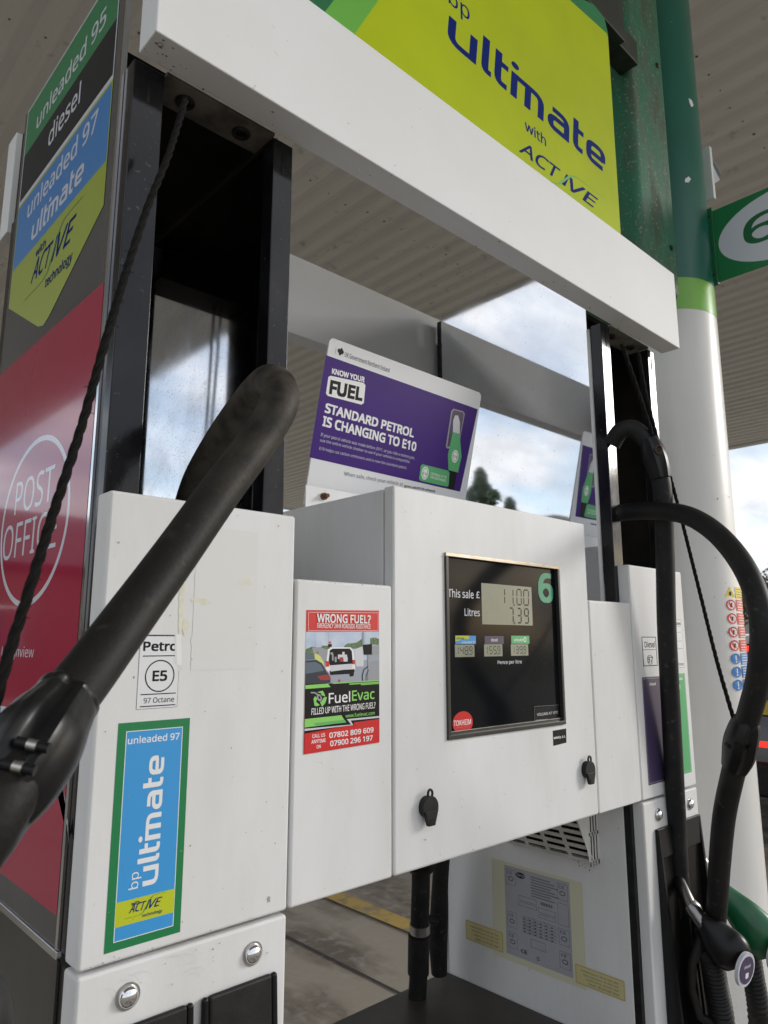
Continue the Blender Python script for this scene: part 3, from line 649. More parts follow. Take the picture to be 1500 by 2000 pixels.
# key-socket caps
for cx, cz in ((.710, 1.2405), (1.093, 1.2425)):
    m = MB(); m.cyl((cx, YF+.001, cz), (cx, YF-.007, cz), .0135, 'black_plastic', 28); m.cyl((cx, YF-.007, cz-.0005), (cx, YF-.0095, cz-.0005), .0145, 'black_plastic', 28)
    m.hexa([(cx-.0058, YF-.0115, cz-.0222), (cx+.0058, YF-.0115, cz-.0222), (cx+.0058, YF-.006, cz-.0222), (cx-.0058, YF-.006, cz-.0222),
            (cx-.0125, YF-.0112, cz-.004), (cx+.0125, YF-.0112, cz-.004), (cx+.0125, YF-.006, cz-.004), (cx-.0125, YF-.006, cz-.004)], 'black_plastic')
    for i in range(3): m.box(cx-.0052, cx+.0052, YF-.0125, YF-.011, cz-.0205+i*.0026, cz-.0193+i*.0026, 'black_plastic')
    rg = [(cx+.0042*math.cos(t*math.pi/8), YF-.008, cz+.0165+.0052*math.sin(t*math.pi/8)) for t in range(17)]
    m.sweep(rg, .0016, 'black_plastic', 8, cap=False); m.build('socket_cap', door, bevel=.0006)

# ---- stickers on the front
q1 = crop(0, 1300, 2.858); q2 = crop(0, 600, 2.858)
D = Decal(FR)   # ghost of an old sticker and glue
D.rect((372, 1310), (505, 1040), 'ghost2'); 
D.text('07802 809 609', (372, 1262), (494, 1242), 'ghost', .012); D.text('07900 296 197', (372, 1288), (492, 1268), 'ghost', .012)
def blob(D, x, y, rx, ry, m, n=14):
    c = D.L((x, y)); D.lpoly([(c[0]+rx*(.7+.5*random.random())*math.cos(2*math.pi*i/n), c[1]+ry*(.7+.5*random.random())*math.sin(2*math.pi*i/n)) for i in range(n)], m)
for x, y, rx, ry in ((356, 1140, .004, .014), (354, 1180, .003, .02), (353, 1215, .0025, .018), (366, 1098, .0035, .004), (388, 1172, .012, .0022), (400, 1178, .007, .0024), (478, 1132, .006, .0024), (470, 1141, .004, .002), (485, 1138, .0035, .0028), (362, 1225, .004, .008)):
    blob(D, x, y, rx, ry, 'glue')
D.build('sticker_residue', P, 'faint ghost of a removed sticker with yellowed glue')
D = Decal(FR)
D.rect((265.5, 1386), (352.5, 1240), 'black_print'); a, b = D.L((265.5, 1386)), D.L((352.5, 1240)); D.lrect(a[0]+.0003, b[0]-.0003, a[1]+.0003, b[1]-.0003, 'paper')
D.text('Petrol', (279, 1272), (353, 1252), 'black_print', .03)
for y in (1241.5, 1281, 1355, 1378): zc = D.L((312, y))[1]; D.lrect(a[0]+.0035, b[0]-.002 if y > 1300 else b[0]-.0045, zc-.0005, zc+.0005, 'black_print')
c = D.L((312, 1320)); D.ring(c, .0155, .0155, .0012, 'black_print'); D.text('E5', (297, 1331), (327, 1309), 'black_print', .03)
D.text('97 Octane', (280, 1374), (340, 1360), 'black_print', .005)
D.poly([(341, 1240), (356, 1238), (357, 1308), (349, 1312), (346, 1298), (341, 1296)], 'ghost'); D.poly([(344, 1239), (353, 1238.5), (355, 1300), (346, 1298)], 'white_print')
D.build('fuel_grade_sticker', P, 'white sticker reading Petrol E5, 97 Octane, torn at its right edge')
D = Decal(FR)
D.rect((202.5, 1864), (371, 1402), 'dgreen'); a = D.L((221, 1842)); b = D.L((357, 1419))
D.lrect(a[0], b[0], a[1], b[1], 'white_print'); t = .0007; D.lrect(a[0]+t, b[0]-t, a[1]+t, b[1]-t, 'blue')
z0, z1 = D.L((223, 1813))[1], D.L((225.7, 1764))[1]; D.lrect(a[0]+t*.5, b[0]-t*.5, z0, z1, 'lime')
D.text('unleaded 97', q1(712, 440), q1(1003, 372), 'white_print', .012)
O = D.L(q1(880, 1213)); Bq = D.L(q1(912, 497)); Tq = D.L(q1(762, 1180))
D.ultimate((O, (0, Bq[1]-O[1]), (Tq[0]-O[0], 0)), 'white_print')
O = D.L(q1(785, 1237)); Bq = D.L(q1(782, 1146)); Tq = D.L(q1(716, 1232)); D.stamp('bp', O, (0, Bq[1]-O[1]), (Tq[0]-O[0], 0), 'white_print', 0, 0)
A_, B_ = D.L(q1(718, 1384)), D.L(q1(893, 1336)); H_ = .0076
D.active((A_, (B_[0]-A_[0], 0), (.0012, H_)), words=False); D.text3('with', q1(731, 1341), q1(778, 1330), q1(731, 1319), 'navy', .01, snap=True); D.text3('technology', q1(792, 1409), q1(903, 1386), q1(792, 1386), 'navy', .01, snap=True)
D.build('grade_label', P, 'tall blue and green label with white ultimate lettering set sideways')
# breakdown-service sticker
f = crop(500, 1100, 4.763)
D = Decal(FR)
D.poly([f(467, 435), f(1143, 440), f(1143, 1666), f(443, 1778)], 'red')
D.poly([f(463, 638), f(1143, 636), f(1143, 1115), f(455, 1180)], 'pic_sky')
D.poly([f(462, 800), f(520, 775), f(600, 790), f(600, 880), f(461, 880)], 'pic_tree'); D.poly([f(590, 790), f(620, 765), f(680, 770), f(700, 800), f(620, 810)], 'pic_tree')
D.poly([f(818, 770), f(850, 748), f(930, 740), f(990, 700), f(990, 800), f(820, 790)], 'pic_tree'); D.poly([f(1058, 700), f(1100, 690), f(1143, 705), f(1143, 760), f(1058, 755)], 'pic_tree')
D.poly([f(461, 905), f(1143, 900), f(1143, 1120), f(457, 1150)], 'pic_ground')
D.poly([f(520, 785), f(600, 780), f(665, 810), f(665, 970), f(560, 940)], 'mid_grey'); D.poly([f(915, 800), f(1000, 770), f(1000, 960), f(930, 960)], 'white_dim')
D.poly([f(655, 900), f(668, 800), f(700, 783), f(880, 782), f(905, 815), f(922, 980), f(915, 1015), f(680, 1020), f(645, 985)], 'white_print')
D.poly([f(672, 925), f(685, 810), f(710, 795), f(870, 794), f(890, 820), f(898, 935), f(880, 955), f(690, 955)], 'black_print')
for a_, b_, c_, d_, mm in ((760, 850, 845, 890, 'white_dim'), (705, 850, 720, 905, 'mid_grey'), (730, 870, 748, 920, 'mid_grey'), (775, 875, 810, 915, 'pic_red'), (812, 872, 850, 915, 'white_dim'), (800, 825, 822, 850, 'white_dim'), (690, 830, 715, 850, 'mid_grey')):
    D.poly([f(a_, b_), f(c_, b_), f(c_, d_), f(a_, d_)], mm)
D.poly([f(680, 1000), f(915, 985), f(915, 1012), f(860, 1030), f(690, 1040)], 'black_print'); D.poly([f(865, 1020), f(910, 1010), f(905, 1050), f(870, 1055)], 'black_print')
D.poly([f(690, 950), f(890, 935), f(895, 980), f(692, 1008)], 'white_dim')
D.poly([f(648, 912), f(680, 910), f(680, 960), f(650, 965)], 'red'); D.poly([f(895, 900), f(918, 898), f(918, 938), f(898, 940)], 'red')
D.poly([f(540, 850), f(565, 840), f(600, 870), f(628, 920), f(628, 960), f(590, 930), f(545, 890)], 'hivis'); D.ell(D.L(f(572, 833)), .0014, .002, 'amber', 10)
D.poly([f(668, 745), f(685, 722), f(702, 745)], 'red'); D.poly([f(668, 752), f(702, 752), f(702, 778), f(668, 778)], 'black_print')
D.line([f(549, 700), f(549, 790)], .0003, 'mid_grey'); D.line([f(671, 640), f(671, 760)], .0003, 'mid_grey')
D.poly([f(459, 905), f(560, 898), f(610, 930), f(650, 1000), f(690, 1060), f(690, 1110), f(456, 1160)], 'pic_car'); D.poly([f(459, 925), f(550, 918), f(600, 945), f(630, 1000), f(458, 1030)], 'pic_win')
D.poly([f(568, 1050), f(670, 1035), f(688, 1062), f(680, 1085), f(600, 1088)], 'pic_red'); D.poly([f(460, 820), f(540, 870), f(545, 895), f(460, 900)], 'pic_win')
D.poly([f(985, 640), f(1058, 640), f(1058, 755), f(985, 755)], 'mid_grey'); D.poly([f(1004, 640), f(1058, 640), f(1058, 755), f(1004, 755)], 'pic_sky')
D.poly([f(1035, 770), f(1143, 760), f(1143, 1095), f(1035, 1100)], 'mid_grey'); D.poly([f(990, 760), f(1075, 750), f(1075, 850), f(1000, 852)], 'black_print'); D.poly([f(1045, 860), f(1143, 850), f(1143, 905), f(1045, 915)], 'pic_ground')
D.line([f(1040, 960), f(1000, 990), f(985, 1050), f(990, 1095)], .0012, 'black_print'); D.line([f(1045, 990), f(1020, 1050), f(1022, 1092)], .0008, 'black_print')
D.poly([f(767, 1082), f(780, 1080), f(782, 1105), f(765, 1106)], 'red')
D.poly([f(455, 1122), f(690, 1118), f(1143, 1085), f(1143, 1450), f(447, 1585)], 'black_print')
D.poly([f(455, 1135), f(665, 1120), f(690, 1152), f(454, 1170)], 'fe_green'); D.poly([f(705, 1112), f(1143, 1086), f(1143, 1096), f(710, 1122)], 'fe_green'); D.poly([f(858, 1120), f(1143, 1102), f(1143, 1112), f(868, 1130)], 'fe_green'); D.poly([f(968, 1126), f(1143, 1115), f(1143, 1122), f(975, 1134)], 'fe_green')
# recycling mark: three bent arrows round a nozzle
for P3 in (((565, 1200), (615, 1185), (628, 1205), (640, 1240), (600, 1225), (605, 1210)), ((655, 1245), (640, 1300), (610, 1335), (590, 1290), (600, 1290), (630, 1245)), ((530, 1262), (560, 1270), (555, 1290), (590, 1320), (560, 1330), (540, 1325)), ((530, 1262), (545, 1235), (570, 1262), (555, 1275))):
    D.poly([f(*q) for q in P3], 'fe_green')
D.poly([f(565, 1215), f(590, 1220), f(612, 1255), f(600, 1285), f(575, 1280), f(560, 1245)], 'mid_grey'); D.line([f(570, 1225), f(545, 1205), f(505, 1203)], .0016, 'mid_grey'); D.poly([f(575, 1235), f(592, 1238), f(597, 1260), f(580, 1262)], 'black_print')
D.text3('Fuel', f(672, 1307), f(872, 1290), f(672, 1203), 'white_print', .01); D.text3('Evac', f(888, 1282), f(1098, 1262), f(888, 1185), 'fe_green', .01)
D.text3('FILLED UP WITH THE WRONG FUEL?', f(510, 1413), f(1105, 1348), f(512, 1350), 'white_print', .012)
D.text3('www.fuelevac.com', f(828, 1438), f(1100, 1408), f(828, 1402), 'fe_green', .01)
D.poly([f(448, 1450), f(790, 1413), f(828, 1480), f(447, 1528)], 'fe_green'); D.poly([f(535, 1487), f(820, 1455), f(835, 1482), f(545, 1510)], 'fe_green2')
D.poly([f(446, 1540), f(880, 1500), f(840, 1450), f(1143, 1420), f(1143, 1437), f(875, 1463), f(900, 1505), f(446, 1560)], 'white_dim')
D.poly([f(905, 1480), f(1143, 1448), f(1143, 1666), f(443, 1778), f(446, 1585), f(895, 1520), f(912, 1515)], 'red')
D.line([f(484, 457), f(1130, 462), f(1130, 627), f(483, 628), f(484, 457)], .0004, 'white_print')
D.text('WRONG FUEL?', f(562, 552), f(1062, 485), 'white_print', .022); D.text('EMERGENCY 24HR ROADSIDE ASSISTANCE', f(562, 602), f(1060, 568), 'white_print', .01)
D.text3('CALL US', f(520, 1627), f(638, 1612), f(518, 1592), 'white_print', .02); D.text3('ANYTIME', f(510, 1680), f(643, 1662), f(510, 1645), 'white_print', .02); D.text3('ON', f(558, 1725), f(598, 1718), f(557, 1692), 'white_print', .02)
D.text3('07802 809 609', f(676, 1628), f(1088, 1572), f(676, 1576), 'white_print', .022); D.text3('07900 296 197', f(684, 1705), f(1080, 1648), f(684, 1652), 'white_print', .022)
D.build('advert_sticker', P, 'red and black sticker headed WRONG FUEL? with a picture of a white van')
# right column labels
k4 = crop(1000, 1300, 2.858); k6 = crop(1000, 600, 2.858)
D = Decal(FR)
D.rect(k6(733, 2005), k6(802, 1840), 'black_print'); a, b = D.L(k6(735, 2003)), D.L(k6(800, 1843)); 
D.lrect(a[0]+.001, b[0]-.001, a[1]+.001, b[1]-.0005, 'paper'); D.text('Diesel', k6(740, 1900), k6(796, 1865), 'black_print', .02)
zc = D.L(k6(765, 1912))[1]; D.lrect(a[0]+.002, b[0]-.002, zc-.0005, zc+.0005, 'black_print'); c = D.L(k6(770, 1968)); D.lrect(c[0]-.0085, c[0]+.0085, c[1]-.0085, c[1]+.0085, 'black_print', .003); D.lrect(c[0]-.0075, c[0]+.0075, c[1]-.0075, c[1]+.0075, 'paper', .0026); D.text('B7', k6(756, 1985), k6(785, 1950), 'black_print', .02)
D.build('fuel_grade_sticker', P, 'white sticker reading Diesel B7')
D = Decal(FR); a, b = D.L(k4(768, 668)), D.L(k4(838, 58)); D.lrect(a[0]-.004, b[0]+.003, a[1], b[1], 'purple_grey')
v, ff = strip([(a[0]-.001, a[1]+.003), (b[0]-.0, a[1]+.003), (b[0]-.0, b[1]-.003), (a[0]-.001, b[1]-.003), (a[0]-.001, a[1]+.003)], .0005); D.put(v, ff, 'white_dim')
D.text('diesel', k4(768, 112), k4(802, 92), 'white_print', .02); D.build('grade_label', P, 'tall dark purple label headed diesel')
D = Decal(FR); a, b = D.L(k4(925, 615)), D.L(k4(1006, 600)); zt_ = D.L(k4(968, 42))[1]; x1_ = b[0]-.002; D.lrect(x1_-.07, x1_, a[1], zt_, 'egreen')
v, ff = strip([(x1_-.067, a[1]+.003), (x1_-.003, a[1]+.003), (x1_-.003, zt_-.003), (x1_-.067, zt_-.003), (x1_-.067, a[1]+.003)], .0005); D.put(v, ff, 'white_dim')
D.ltext('unleaded', x1_-.045, x1_-.012, zt_-.013, zt_-.007, 'white_print', .02); D.ring((x1_-.03, zt_-.026), .006, .006, .002, 'white_print', 20)
D.build('grade_label', P, 'tall bright green label headed unleaded')
D = Decal(FR); a = D.L(k6(945, 1745)); z_ = D.L(k6(945, 2000))[1]-.004; D.lrect(a[0]-.05, a[0], z_, a[1], 'black_print'); D.lrect(a[0]-.0495, a[0]-.0005, z_+.0005, a[1]-.0005, 'paper')
for i, zz in enumerate((.0, .012, .03, .045)): D.lrect(a[0]-.045, a[0]-.004, a[1]-.014-zz, a[1]-.0135-zz, 'black_print')
D.ltext('Unleaded', a[0]-.044, a[0]-.005, a[1]-.011, a[1]-.004, 'black_print', .02); D.ltext('95 Octane', a[0]-.044, a[0]-.005, z_+.004, z_+.01, 'black_print', .01)
D.build('fuel_grade_sticker', P, 'white sticker on the far column, half hidden behind the hanging hose')

# ---- scuffs, drips and hairline scratches on the paint
D = Decal(FR, .0002); rs = random.Random(11)
mat('scuff', (.36, .35, .33), .6); mat('scratch', (.52, .51, .49), .5); mat('speck', (.12, .10, .08), .7)
def fleck(x, z, r, mm, n=7, el=1.0): D.lpoly([(x+r*(.5+rs.random()*.7)*math.cos(2*math.pi*i/n), z+r*el*(.5+rs.random()*.7)*math.sin(2*math.pi*i/n)) for i in range(n)], mm)
c = D.L((524, 1757)); fleck(c[0], c[1], .0026, 'scuff', 9, 1.5)
for xa, xb, za, zb3, nn in ((.28, .49, 1.17, 1.59, 34), (.5, .648, 1.17, 1.51, 16), (.656, .75, 1.17, 1.65, 12), (.76, 1.12, 1.17, 1.31, 20), (.30, .49, 1.12, 1.158, 12), (1.13, 1.27, 1.17, 1.5, 10)):
    for i in range(nn): fleck(rs.uniform(xa, xb), rs.uniform(za, zb3), rs.uniform(.0003, .0009), rs.choice(('speck', 'scuff', 'scuff')), 6, rs.uniform(.6, 1.8))
for i in range(9):
    x, z = rs.uniform(.30, .40), rs.uniform(1.128, 1.155); a_ = rs.uniform(.6, 2.4); l_ = rs.uniform(.008, .03)
    D.lline([(x+math.cos(a_+.25*t)*l_*t/4, z+math.sin(a_+.25*t)*l_*t/7) for t in range(5)], .00022, 'scratch')
for i in range(26):   # grime gathered along lower and upper panel edges
    x = rs.uniform(.275, .49); fleck(x, ZB+rs.uniform(.0015, .004), rs.uniform(.0006, .0016), 'scuff', 7, .35)
for i in range(22): fleck(rs.uniform(.5, .65), ZS_-rs.uniform(.001, .003), rs.uniform(.0004, .0011), 'speck', 6, .5)
for i in range(16): fleck(rs.uniform(.66, 1.12), ZB+rs.uniform(.001, .004), rs.uniform(.0005, .0012), 'scuff', 6, .4)
tag(D.build('scuff_marks', P), kind='stuff')
BF = Plane((0, .648, 0), (1, 0, 0), (0, 0, 1)); D = Decal(BF, .0003)
for i in range(30): fleck(rs.uniform(.28, 1.5), 2.092+rs.random()**2*.17, rs.uniform(.0004, .001), rs.choice(('speck', 'scuff')), 6, 1.2)
for q in ((534, 52), (540, 105), (946, 172), (700, 330), (860, 505)):
    c = D.L(q); D.lline([(c[0]-.003, c[1]+.001), (c[0]+.002, c[1]-.002)], .0004, 'scuff')
tag(D.build('scuff_marks', P), kind='stuff')
BU = Plane((0, 0, 2.091), (1, 0, 0), (0, -1, 0)); D = Decal(BU, .0003)
for i in range(40): fleck(rs.uniform(.28, 1.49) if i > 12 else rs.uniform(.275, .32), -rs.uniform(.65, .688), rs.uniform(.0006, .0022), 'speck', 7, .8)
c = (.285, -.662); D.ring(c, .0035, .0035, .001, 'scuff', 16)
tag(D.build('grime_specks', P), kind='stuff')
# ---- left end panel graphics (plane x = XL)
SD = Plane((XL-.0002, 0, 0), (0, -1, 0), (0, 0, 1))
D = Decal(SD, .0003); q0 = crop(0, 0, 2.858)
yl, yr = -1.106, -.7555
out_ = [(yl, 1.955), (yl, 2.266), (yr, 2.266), (yr, 1.955), (-.905, 1.862), (-.935, 1.852), (-.965, 1.862)]
out_ = [(yl, 1.937), (yl, 2.267), (yr, 2.267), (yr, 1.937), (-.915, 1.858), (-.935, 1.852), (-.957, 1.858)]
cen = (-.93, 2.06); D.lpoly(out_[::-1], 'white_dim')
s = lambda p, k=.0028: (p[0]+(k if p[0] < -.93 else -k), p[1])
D.lrect(yl+.0028, yr-.0028, 2.186, 2.264, 'dgreen'); D.lrect(yl+.0028, yr-.0028, 2.108, 2.186, 'black_print')
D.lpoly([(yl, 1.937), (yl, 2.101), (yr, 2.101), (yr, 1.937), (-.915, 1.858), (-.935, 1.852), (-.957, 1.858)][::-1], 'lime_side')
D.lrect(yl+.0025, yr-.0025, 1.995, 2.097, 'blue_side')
D.text3('unleaded 95', q0(203, 728), q0(592, 130), q0(197, 655), 'white_dim', .01, snap=True)
D.text3('diesel', q0(268, 828), q0(447, 560), q0(262, 735), 'white_dim', .01, snap=True)
D.text3('unleaded 97', q0(152, 1225), q0(545, 690), q0(148, 1140), 'white_dim', .01, snap=True)
O, X, Y = D.frame3(q0(172, 1355), q0(462, 1015), q0(190, 1225)); D.ultimate((O, (X[0], 0), (.004, Y[1])), 'white_dim')
A_, B_ = D.L(q0(172, 1590)), D.L(q0(402, 1362)); T_ = D.L(q0(190, 1490))
D.active((A_, (B_[0]-A_[0], 0), (.006, .032)), words=False); D.text3('with', q0(200, 1440), q0(255, 1388), q0(200, 1398), 'navy', .015, snap=True); D.text3('technology', q0(250, 1628), q0(402, 1478), q0(250, 1560), 'navy', .015, snap=True)
D.build('grades_sign', endp, 'banded green, black, blue and lime sticker with a pointed foot')
D = Decal(SD, .0003)
D.lrect(-1.1185, -.7365, 1.199, 1.836, 'post_red')
a, b, c = D.L((88, 848)), D.L((38, 1187)), D.L((137, 985)); zc = (a[1]+b[1])/2; rz = (a[1]-b[1])/2; yc = (a[0]+b[0])/2; ry = c[0]-yc
D.ring((yc, zc), ry, rz, .0065, 'poster_white', 64)
D.text3('POST', q2(80, 1165), q2(292, 1100), q2(88, 985), 'poster_white', -.004, snap=True); D.text3('OFFICE', q2(12, 1420), q2(308, 1362), q2(14, 1235), 'poster_white', -.004, snap=True)
D.text3('Loughview', q2(8, 1965), q2(188, 1960), q2(8, 1890), 'poster_white', .0, snap=True)
pts = [(0, 1378), (22, 1382), (45, 1392), (80, 1430), (110, 1490), (128, 1560), (135, 1650), (132, 1590), (120, 1520), (90, 1450), (55, 1412), (25, 1400), (0, 1398)]
D.poly(pts[::-1], 'poster_white')
D.build('red_poster', endp, 'glossy red poster reading POST OFFICE in a white ring')

# ---- vent grille under the console
xs, zb_ = 1.265, ZB-.002
yf_, yk = .768, .965
lo = 1.046
A1 = V((xs-.085, yf_, zb_)); A2 = V((xs-.015, yf_, lo)); A3 = V((xs, yf_, lo)); A4 = V((xs, yf_, zb_))
dd = V((0, yk-yf_, 0))
vent = empty('x', (0, 0, 0), None, None); bpy.data.objects.remove(vent)
m = MB(); T1 = V((0, 0, 0))
m.add([A1, A2, A3, A4, A1+dd, A2+dd, A3+dd, A4+dd], [(1, 5, 6, 2), (4, 7, 6, 5)], 'white_paint_dirty')
def slotted(o, S_, T_, a_, b_, slots, th, nrm, m_):
    # bars between slot columns and rows as real geometry: grid of slats around openings
    for (x0, x1, y0, y1) in slots:
        c8 = [o+S_*x0+T_*y0, o+S_*x1+T_*y0, o+S_*x1+T_*y1, o+S_*x0+T_*y1]
        m.add([p-nrm*0 for p in c8]+[p-nrm*th for p in c8], [(3, 2, 1, 0), (4, 5, 6, 7), (0, 1, 5, 4), (1, 2, 6, 5), (2, 3, 7, 6), (3, 0, 4, 7)], m_)
# sloping face: frame bars and slats
S_ = V((0, 1, 0)); T_ = (A1-A2); Ts = T_.length; Tn = T_.normalized(); nrm = S_.cross(Tn).normalized()
if nrm.x > 0: nrm = -nrm
Lg = yk-yf_
ncol, nrow = 4, 8; cw = Lg/ncol; rh = Ts/(nrow+.5)
bars = []
for c_ in range(ncol+1):
    cx = c_*cw; bars.append((max(0, cx-.004), min(Lg, cx+.004), 0, Ts))
for r_ in range(nrow+1):
    y0 = r_*rh; 
    for c_ in range(ncol): bars.append((c_*cw+.004, (c_+1)*cw-.004, y0, y0+rh*.48))
slotted(A2, S_, Tn, 0, 0, bars, .0015, nrm, 'white_paint_dirty')
# front cheek with upright slots
m.add([A1+V((0, 0, 0)), A2, A2+V((-.004, 0, .003)), A1], [], 'white_paint_dirty')
wv = [(.0, .0045), (.0095, .0135), (.0185, .0225), (.0275, .032)]
for a0, a1 in wv: m.box(xs-a1, xs-a0, yf_-.001, yf_, lo, zb_, 'white_paint_dirty')
m.box(xs-.032, xs, yf_-.001, yf_, lo, lo+.008, 'white_paint_dirty'); m.box(xs-.032, xs, yf_-.001, yf_, 1.098, 1.104, 'white_paint_dirty')
m.add([(xs-.032, yf_-.001, lo), (xs-.032, yf_-.001, zb_), (xs-.085, yf_-.001, zb_), (xs-.04, yf_-.001, lo+.03)], [(0, 1, 2, 3)], 'white_paint_dirty')
m.build('vent_grille', P, smooth=False, label='white slotted vent hood with rusty marks')
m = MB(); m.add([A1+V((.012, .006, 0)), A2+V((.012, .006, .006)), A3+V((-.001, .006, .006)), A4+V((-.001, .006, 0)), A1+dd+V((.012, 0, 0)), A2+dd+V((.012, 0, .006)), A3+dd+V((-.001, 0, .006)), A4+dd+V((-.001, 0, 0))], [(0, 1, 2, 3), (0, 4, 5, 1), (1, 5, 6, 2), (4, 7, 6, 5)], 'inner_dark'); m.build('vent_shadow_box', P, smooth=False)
# ---- plates on the cabinet side (plane x = 1.2652)
LS = Plane((1.2650, 0, 0), (0, -1, 0), (0, 0, 1))
D = Decal(LS, .0003); k3 = crop(500, 1300, 2.858)
cs = [D.L((962, 1677)), D.L((1140, 1724)), D.L((1143, 1935)), D.L((964, 1862))]
x0, x1 = (cs[0][0]+cs[3][0])/2, (cs[1][0]+cs[2][0])/2; z1, z0 = (cs[0][1]+cs[1][1])/2, (cs[2][1]+cs[3][1])/2
D.lrect(x0, x1, z0, z1, 'tape'); p0 = D.L((985, 1690)); p1 = D.L((1112, 1722)); p2 = D.L((1117, 1910))
px0, px1, pz1, pz0 = p0[0], p1[0], (p0[1]+p1[1])/2, p2[1]; W_, H_ = px1-px0, pz1-pz0
D.lrect(px0, px1, pz0, pz1, 'paper_grey')
U = lambda a, b: (px0+W_*a, pz1-H_*b)
def ubox(a0, b0, a1, b1, m='black_print', wd=.0004):
    p, q = U(a0, b0), U(a1, b1); v, ff = strip([(p[0], p[1]), (q[0], p[1]), (q[0], q[1]), (p[0], q[1]), (p[0], p[1])], wd); D.put(v, ff, m)
for k_ in range(8): a_, b_ = U(.42, .05+.03*k_), U(.72+.06*((k_*7) % 3), .062+.03*k_); D.lrect(a_[0], b_[0], b_[1], a_[1], 'grey_print')
D.ell(U(.26, .075), .012, .0055, 'black_print', 24); D.ltext('TOKHEIM', U(.19, 0)[0], U(.33, 0)[0], U(0, .09)[1], U(0, .06)[1], 'paper_grey', .02)
for a_, b_ in ((.03, .04), (.03, .52), (.03, .75), (.82, .04), (.82, .52), (.82, .76)):
    ubox(a_, b_, a_+.15, b_+.17); D.ltext('CE', U(a_+.02, 0)[0], U(a_+.1, 0)[0], U(0, b_+.05)[1], U(0, b_+.02)[1], 'black_print', 0); D.ell(U(a_+.075, b_+.1), .0065, .0042, 'black_print', 16); D.ell(U(a_+.075, b_+.1), .0052, .003, 'paper_grey', 16)
ubox(.22, .3, .5, .35); ubox(.22, .37, .5, .41); ubox(.53, .37, .78, .42); ubox(.53, .44, .78, .475); ubox(.82, .25, .97, .48)
for k_ in range(14): a_ = U(.57+.013*k_, .3); b_ = U(.57+.013*k_+.003+.004*(k_ % 3 == 0), .335); D.lrect(a_[0], b_[0], b_[1], a_[1], 'black_print')
for r_ in range(6): p, q = U(.28, .52+.035*r_), U(.78, .52+.035*r_); D.lrect(p[0], q[0], p[1]-.0003, p[1]+.0003, 'grey_print')
for c_ in range(7): p, q = U(.28+.0833*c_, .695), U(.28+.0833*c_, .52); D.lrect(p[0]-.0002, p[0]+.0002, p[1], q[1], 'grey_print')
for r_ in range(5):
    for c_ in range(6): a_ = U(.295+.0833*c_, .548+.035*r_); D.lrect(a_[0], a_[0]+.004, a_[1], a_[1]+.0014, 'black_print')
ubox(.4, .74, .62, .83); D.ltext('CE', U(.24, 0)[0], U(.33, 0)[0], U(0, .93)[1], U(0, .89)[1], 'black_print', .01); D.ring(U(.5, .93), .003, .0035, .0008, 'black_print', 16)
D.build('type_plate', lowside, 'grey data plate under yellowed clear tape')
for quad, lines in (([(910, 1798), (983, 1818), (984, 1862), (911, 1833)], ((.1, .25), (.35, .25), (.2, .5), (.4, .72))), ([(1124, 1880), (1221, 1917), (1222, 1957), (1125, 1918)], ((.15, .22), (.05, .4), (.25, .58), (.35, .75)))):
    D = Decal(LS, .0012); P_ = [D.L(q) for q in quad]; xa = (P_[0][0]+P_[3][0])/2; xb = (P_[1][0]+P_[2][0])/2; ot = (P_[0][1]+P_[1][1])/2; ob = (P_[2][1]+P_[3][1])/2
    D.lrect(xa, xb, ob, ot, 'yellow_label', .003); v, ff = strip([(xa+.0015, ob+.0015), (xb-.0015, ob+.0015), (xb-.0015, ot-.0015), (xa+.0015, ot-.0015), (xa+.0015, ob+.0015)], .0006); D.put(v, ff, 'amber')
    for i, body in enumerate(('Unleaded petrol : BS EN 228: 2004', 'High octane petrol : BS 7800: 2004', 'Leaded petrol : BS 4040: 2001', 'Diesel : BS EN 590: 2004')):
        h_ = (ot-ob)*.12; zz = ot-(ot-ob)*(.32+.18*i); D.ltext(body, xa+(xb-xa)*(.12+.05*i), xb-(xb-xa)*.12, zz, zz+h_, 'grey_print', .012)
    D.build('fuel_standard_label', lowside, 'small yellow label listing fuel standards')
m = MB()
for i in range(16):
    y = random.uniform(.775, .84); x = 1.2649; z = 1.044-random.random()**2*.016; r = random.uniform(.0006, .0013)
    m.add([(x, y+r*math.cos(t), z+r*1.6*math.sin(t)) for t in (0, 1, 2, 3, 4, 5)], [tuple(range(6))], 'rust')
tag(m.build('rust_stain', lowside, smooth=False), kind='stuff')

# ---- spreader sign above the beam
sg = empty('advert_sign', (.886, .71, 2.25), 'lime green sign board with dark blue lettering and curved green border above the beam', 'sign')
SG = Plane((0, .700, 0), (1, 0, 0), (0, 0, 1)); k2 = crop(500, 0, 2.858)
lc = SG.loc
xr = lc((1212, 460))[0]; zr = lc((1184, 40))[1]
za = lc((1159, 9)); zb2 = lc((1140, 0))
topc = [(xr-.0, zr-.03), (xr-.012, zr), za, zb2, (zb2[0]-.10, zb2[1]+.045), (.886, zb2[1]+.08), (.55, zb2[1]+.05), (.40, zb2[1]-.02)]
prof = [(.40, 2.2), (xr, 2.2)]+topc
m = MB(); m.prism([(a, .700, b) for a, b in prof], (0, .035, 0), 'green_box_dark'); m.build('cabinet', sg)
D = Decal(SG, .0006); D.lpoly(prof, 'bp_lime')
inn = [lc(c3(525, 185)), lc(c3(400, 72)), lc(c3(320, 0))]; inn += [(inn[-1][0]-.1, inn[-1][1]+.045), (.8, inn[-1][1]+.06), (.5, inn[-1][1]+.03)]
D.lpoly([(xr, inn[0][1]-.006)]+inn[:0]+topc[0:6]+[(.886, inn[-2][1]+.0), inn[3], inn[2], inn[1], inn[0]], 'dgreen')
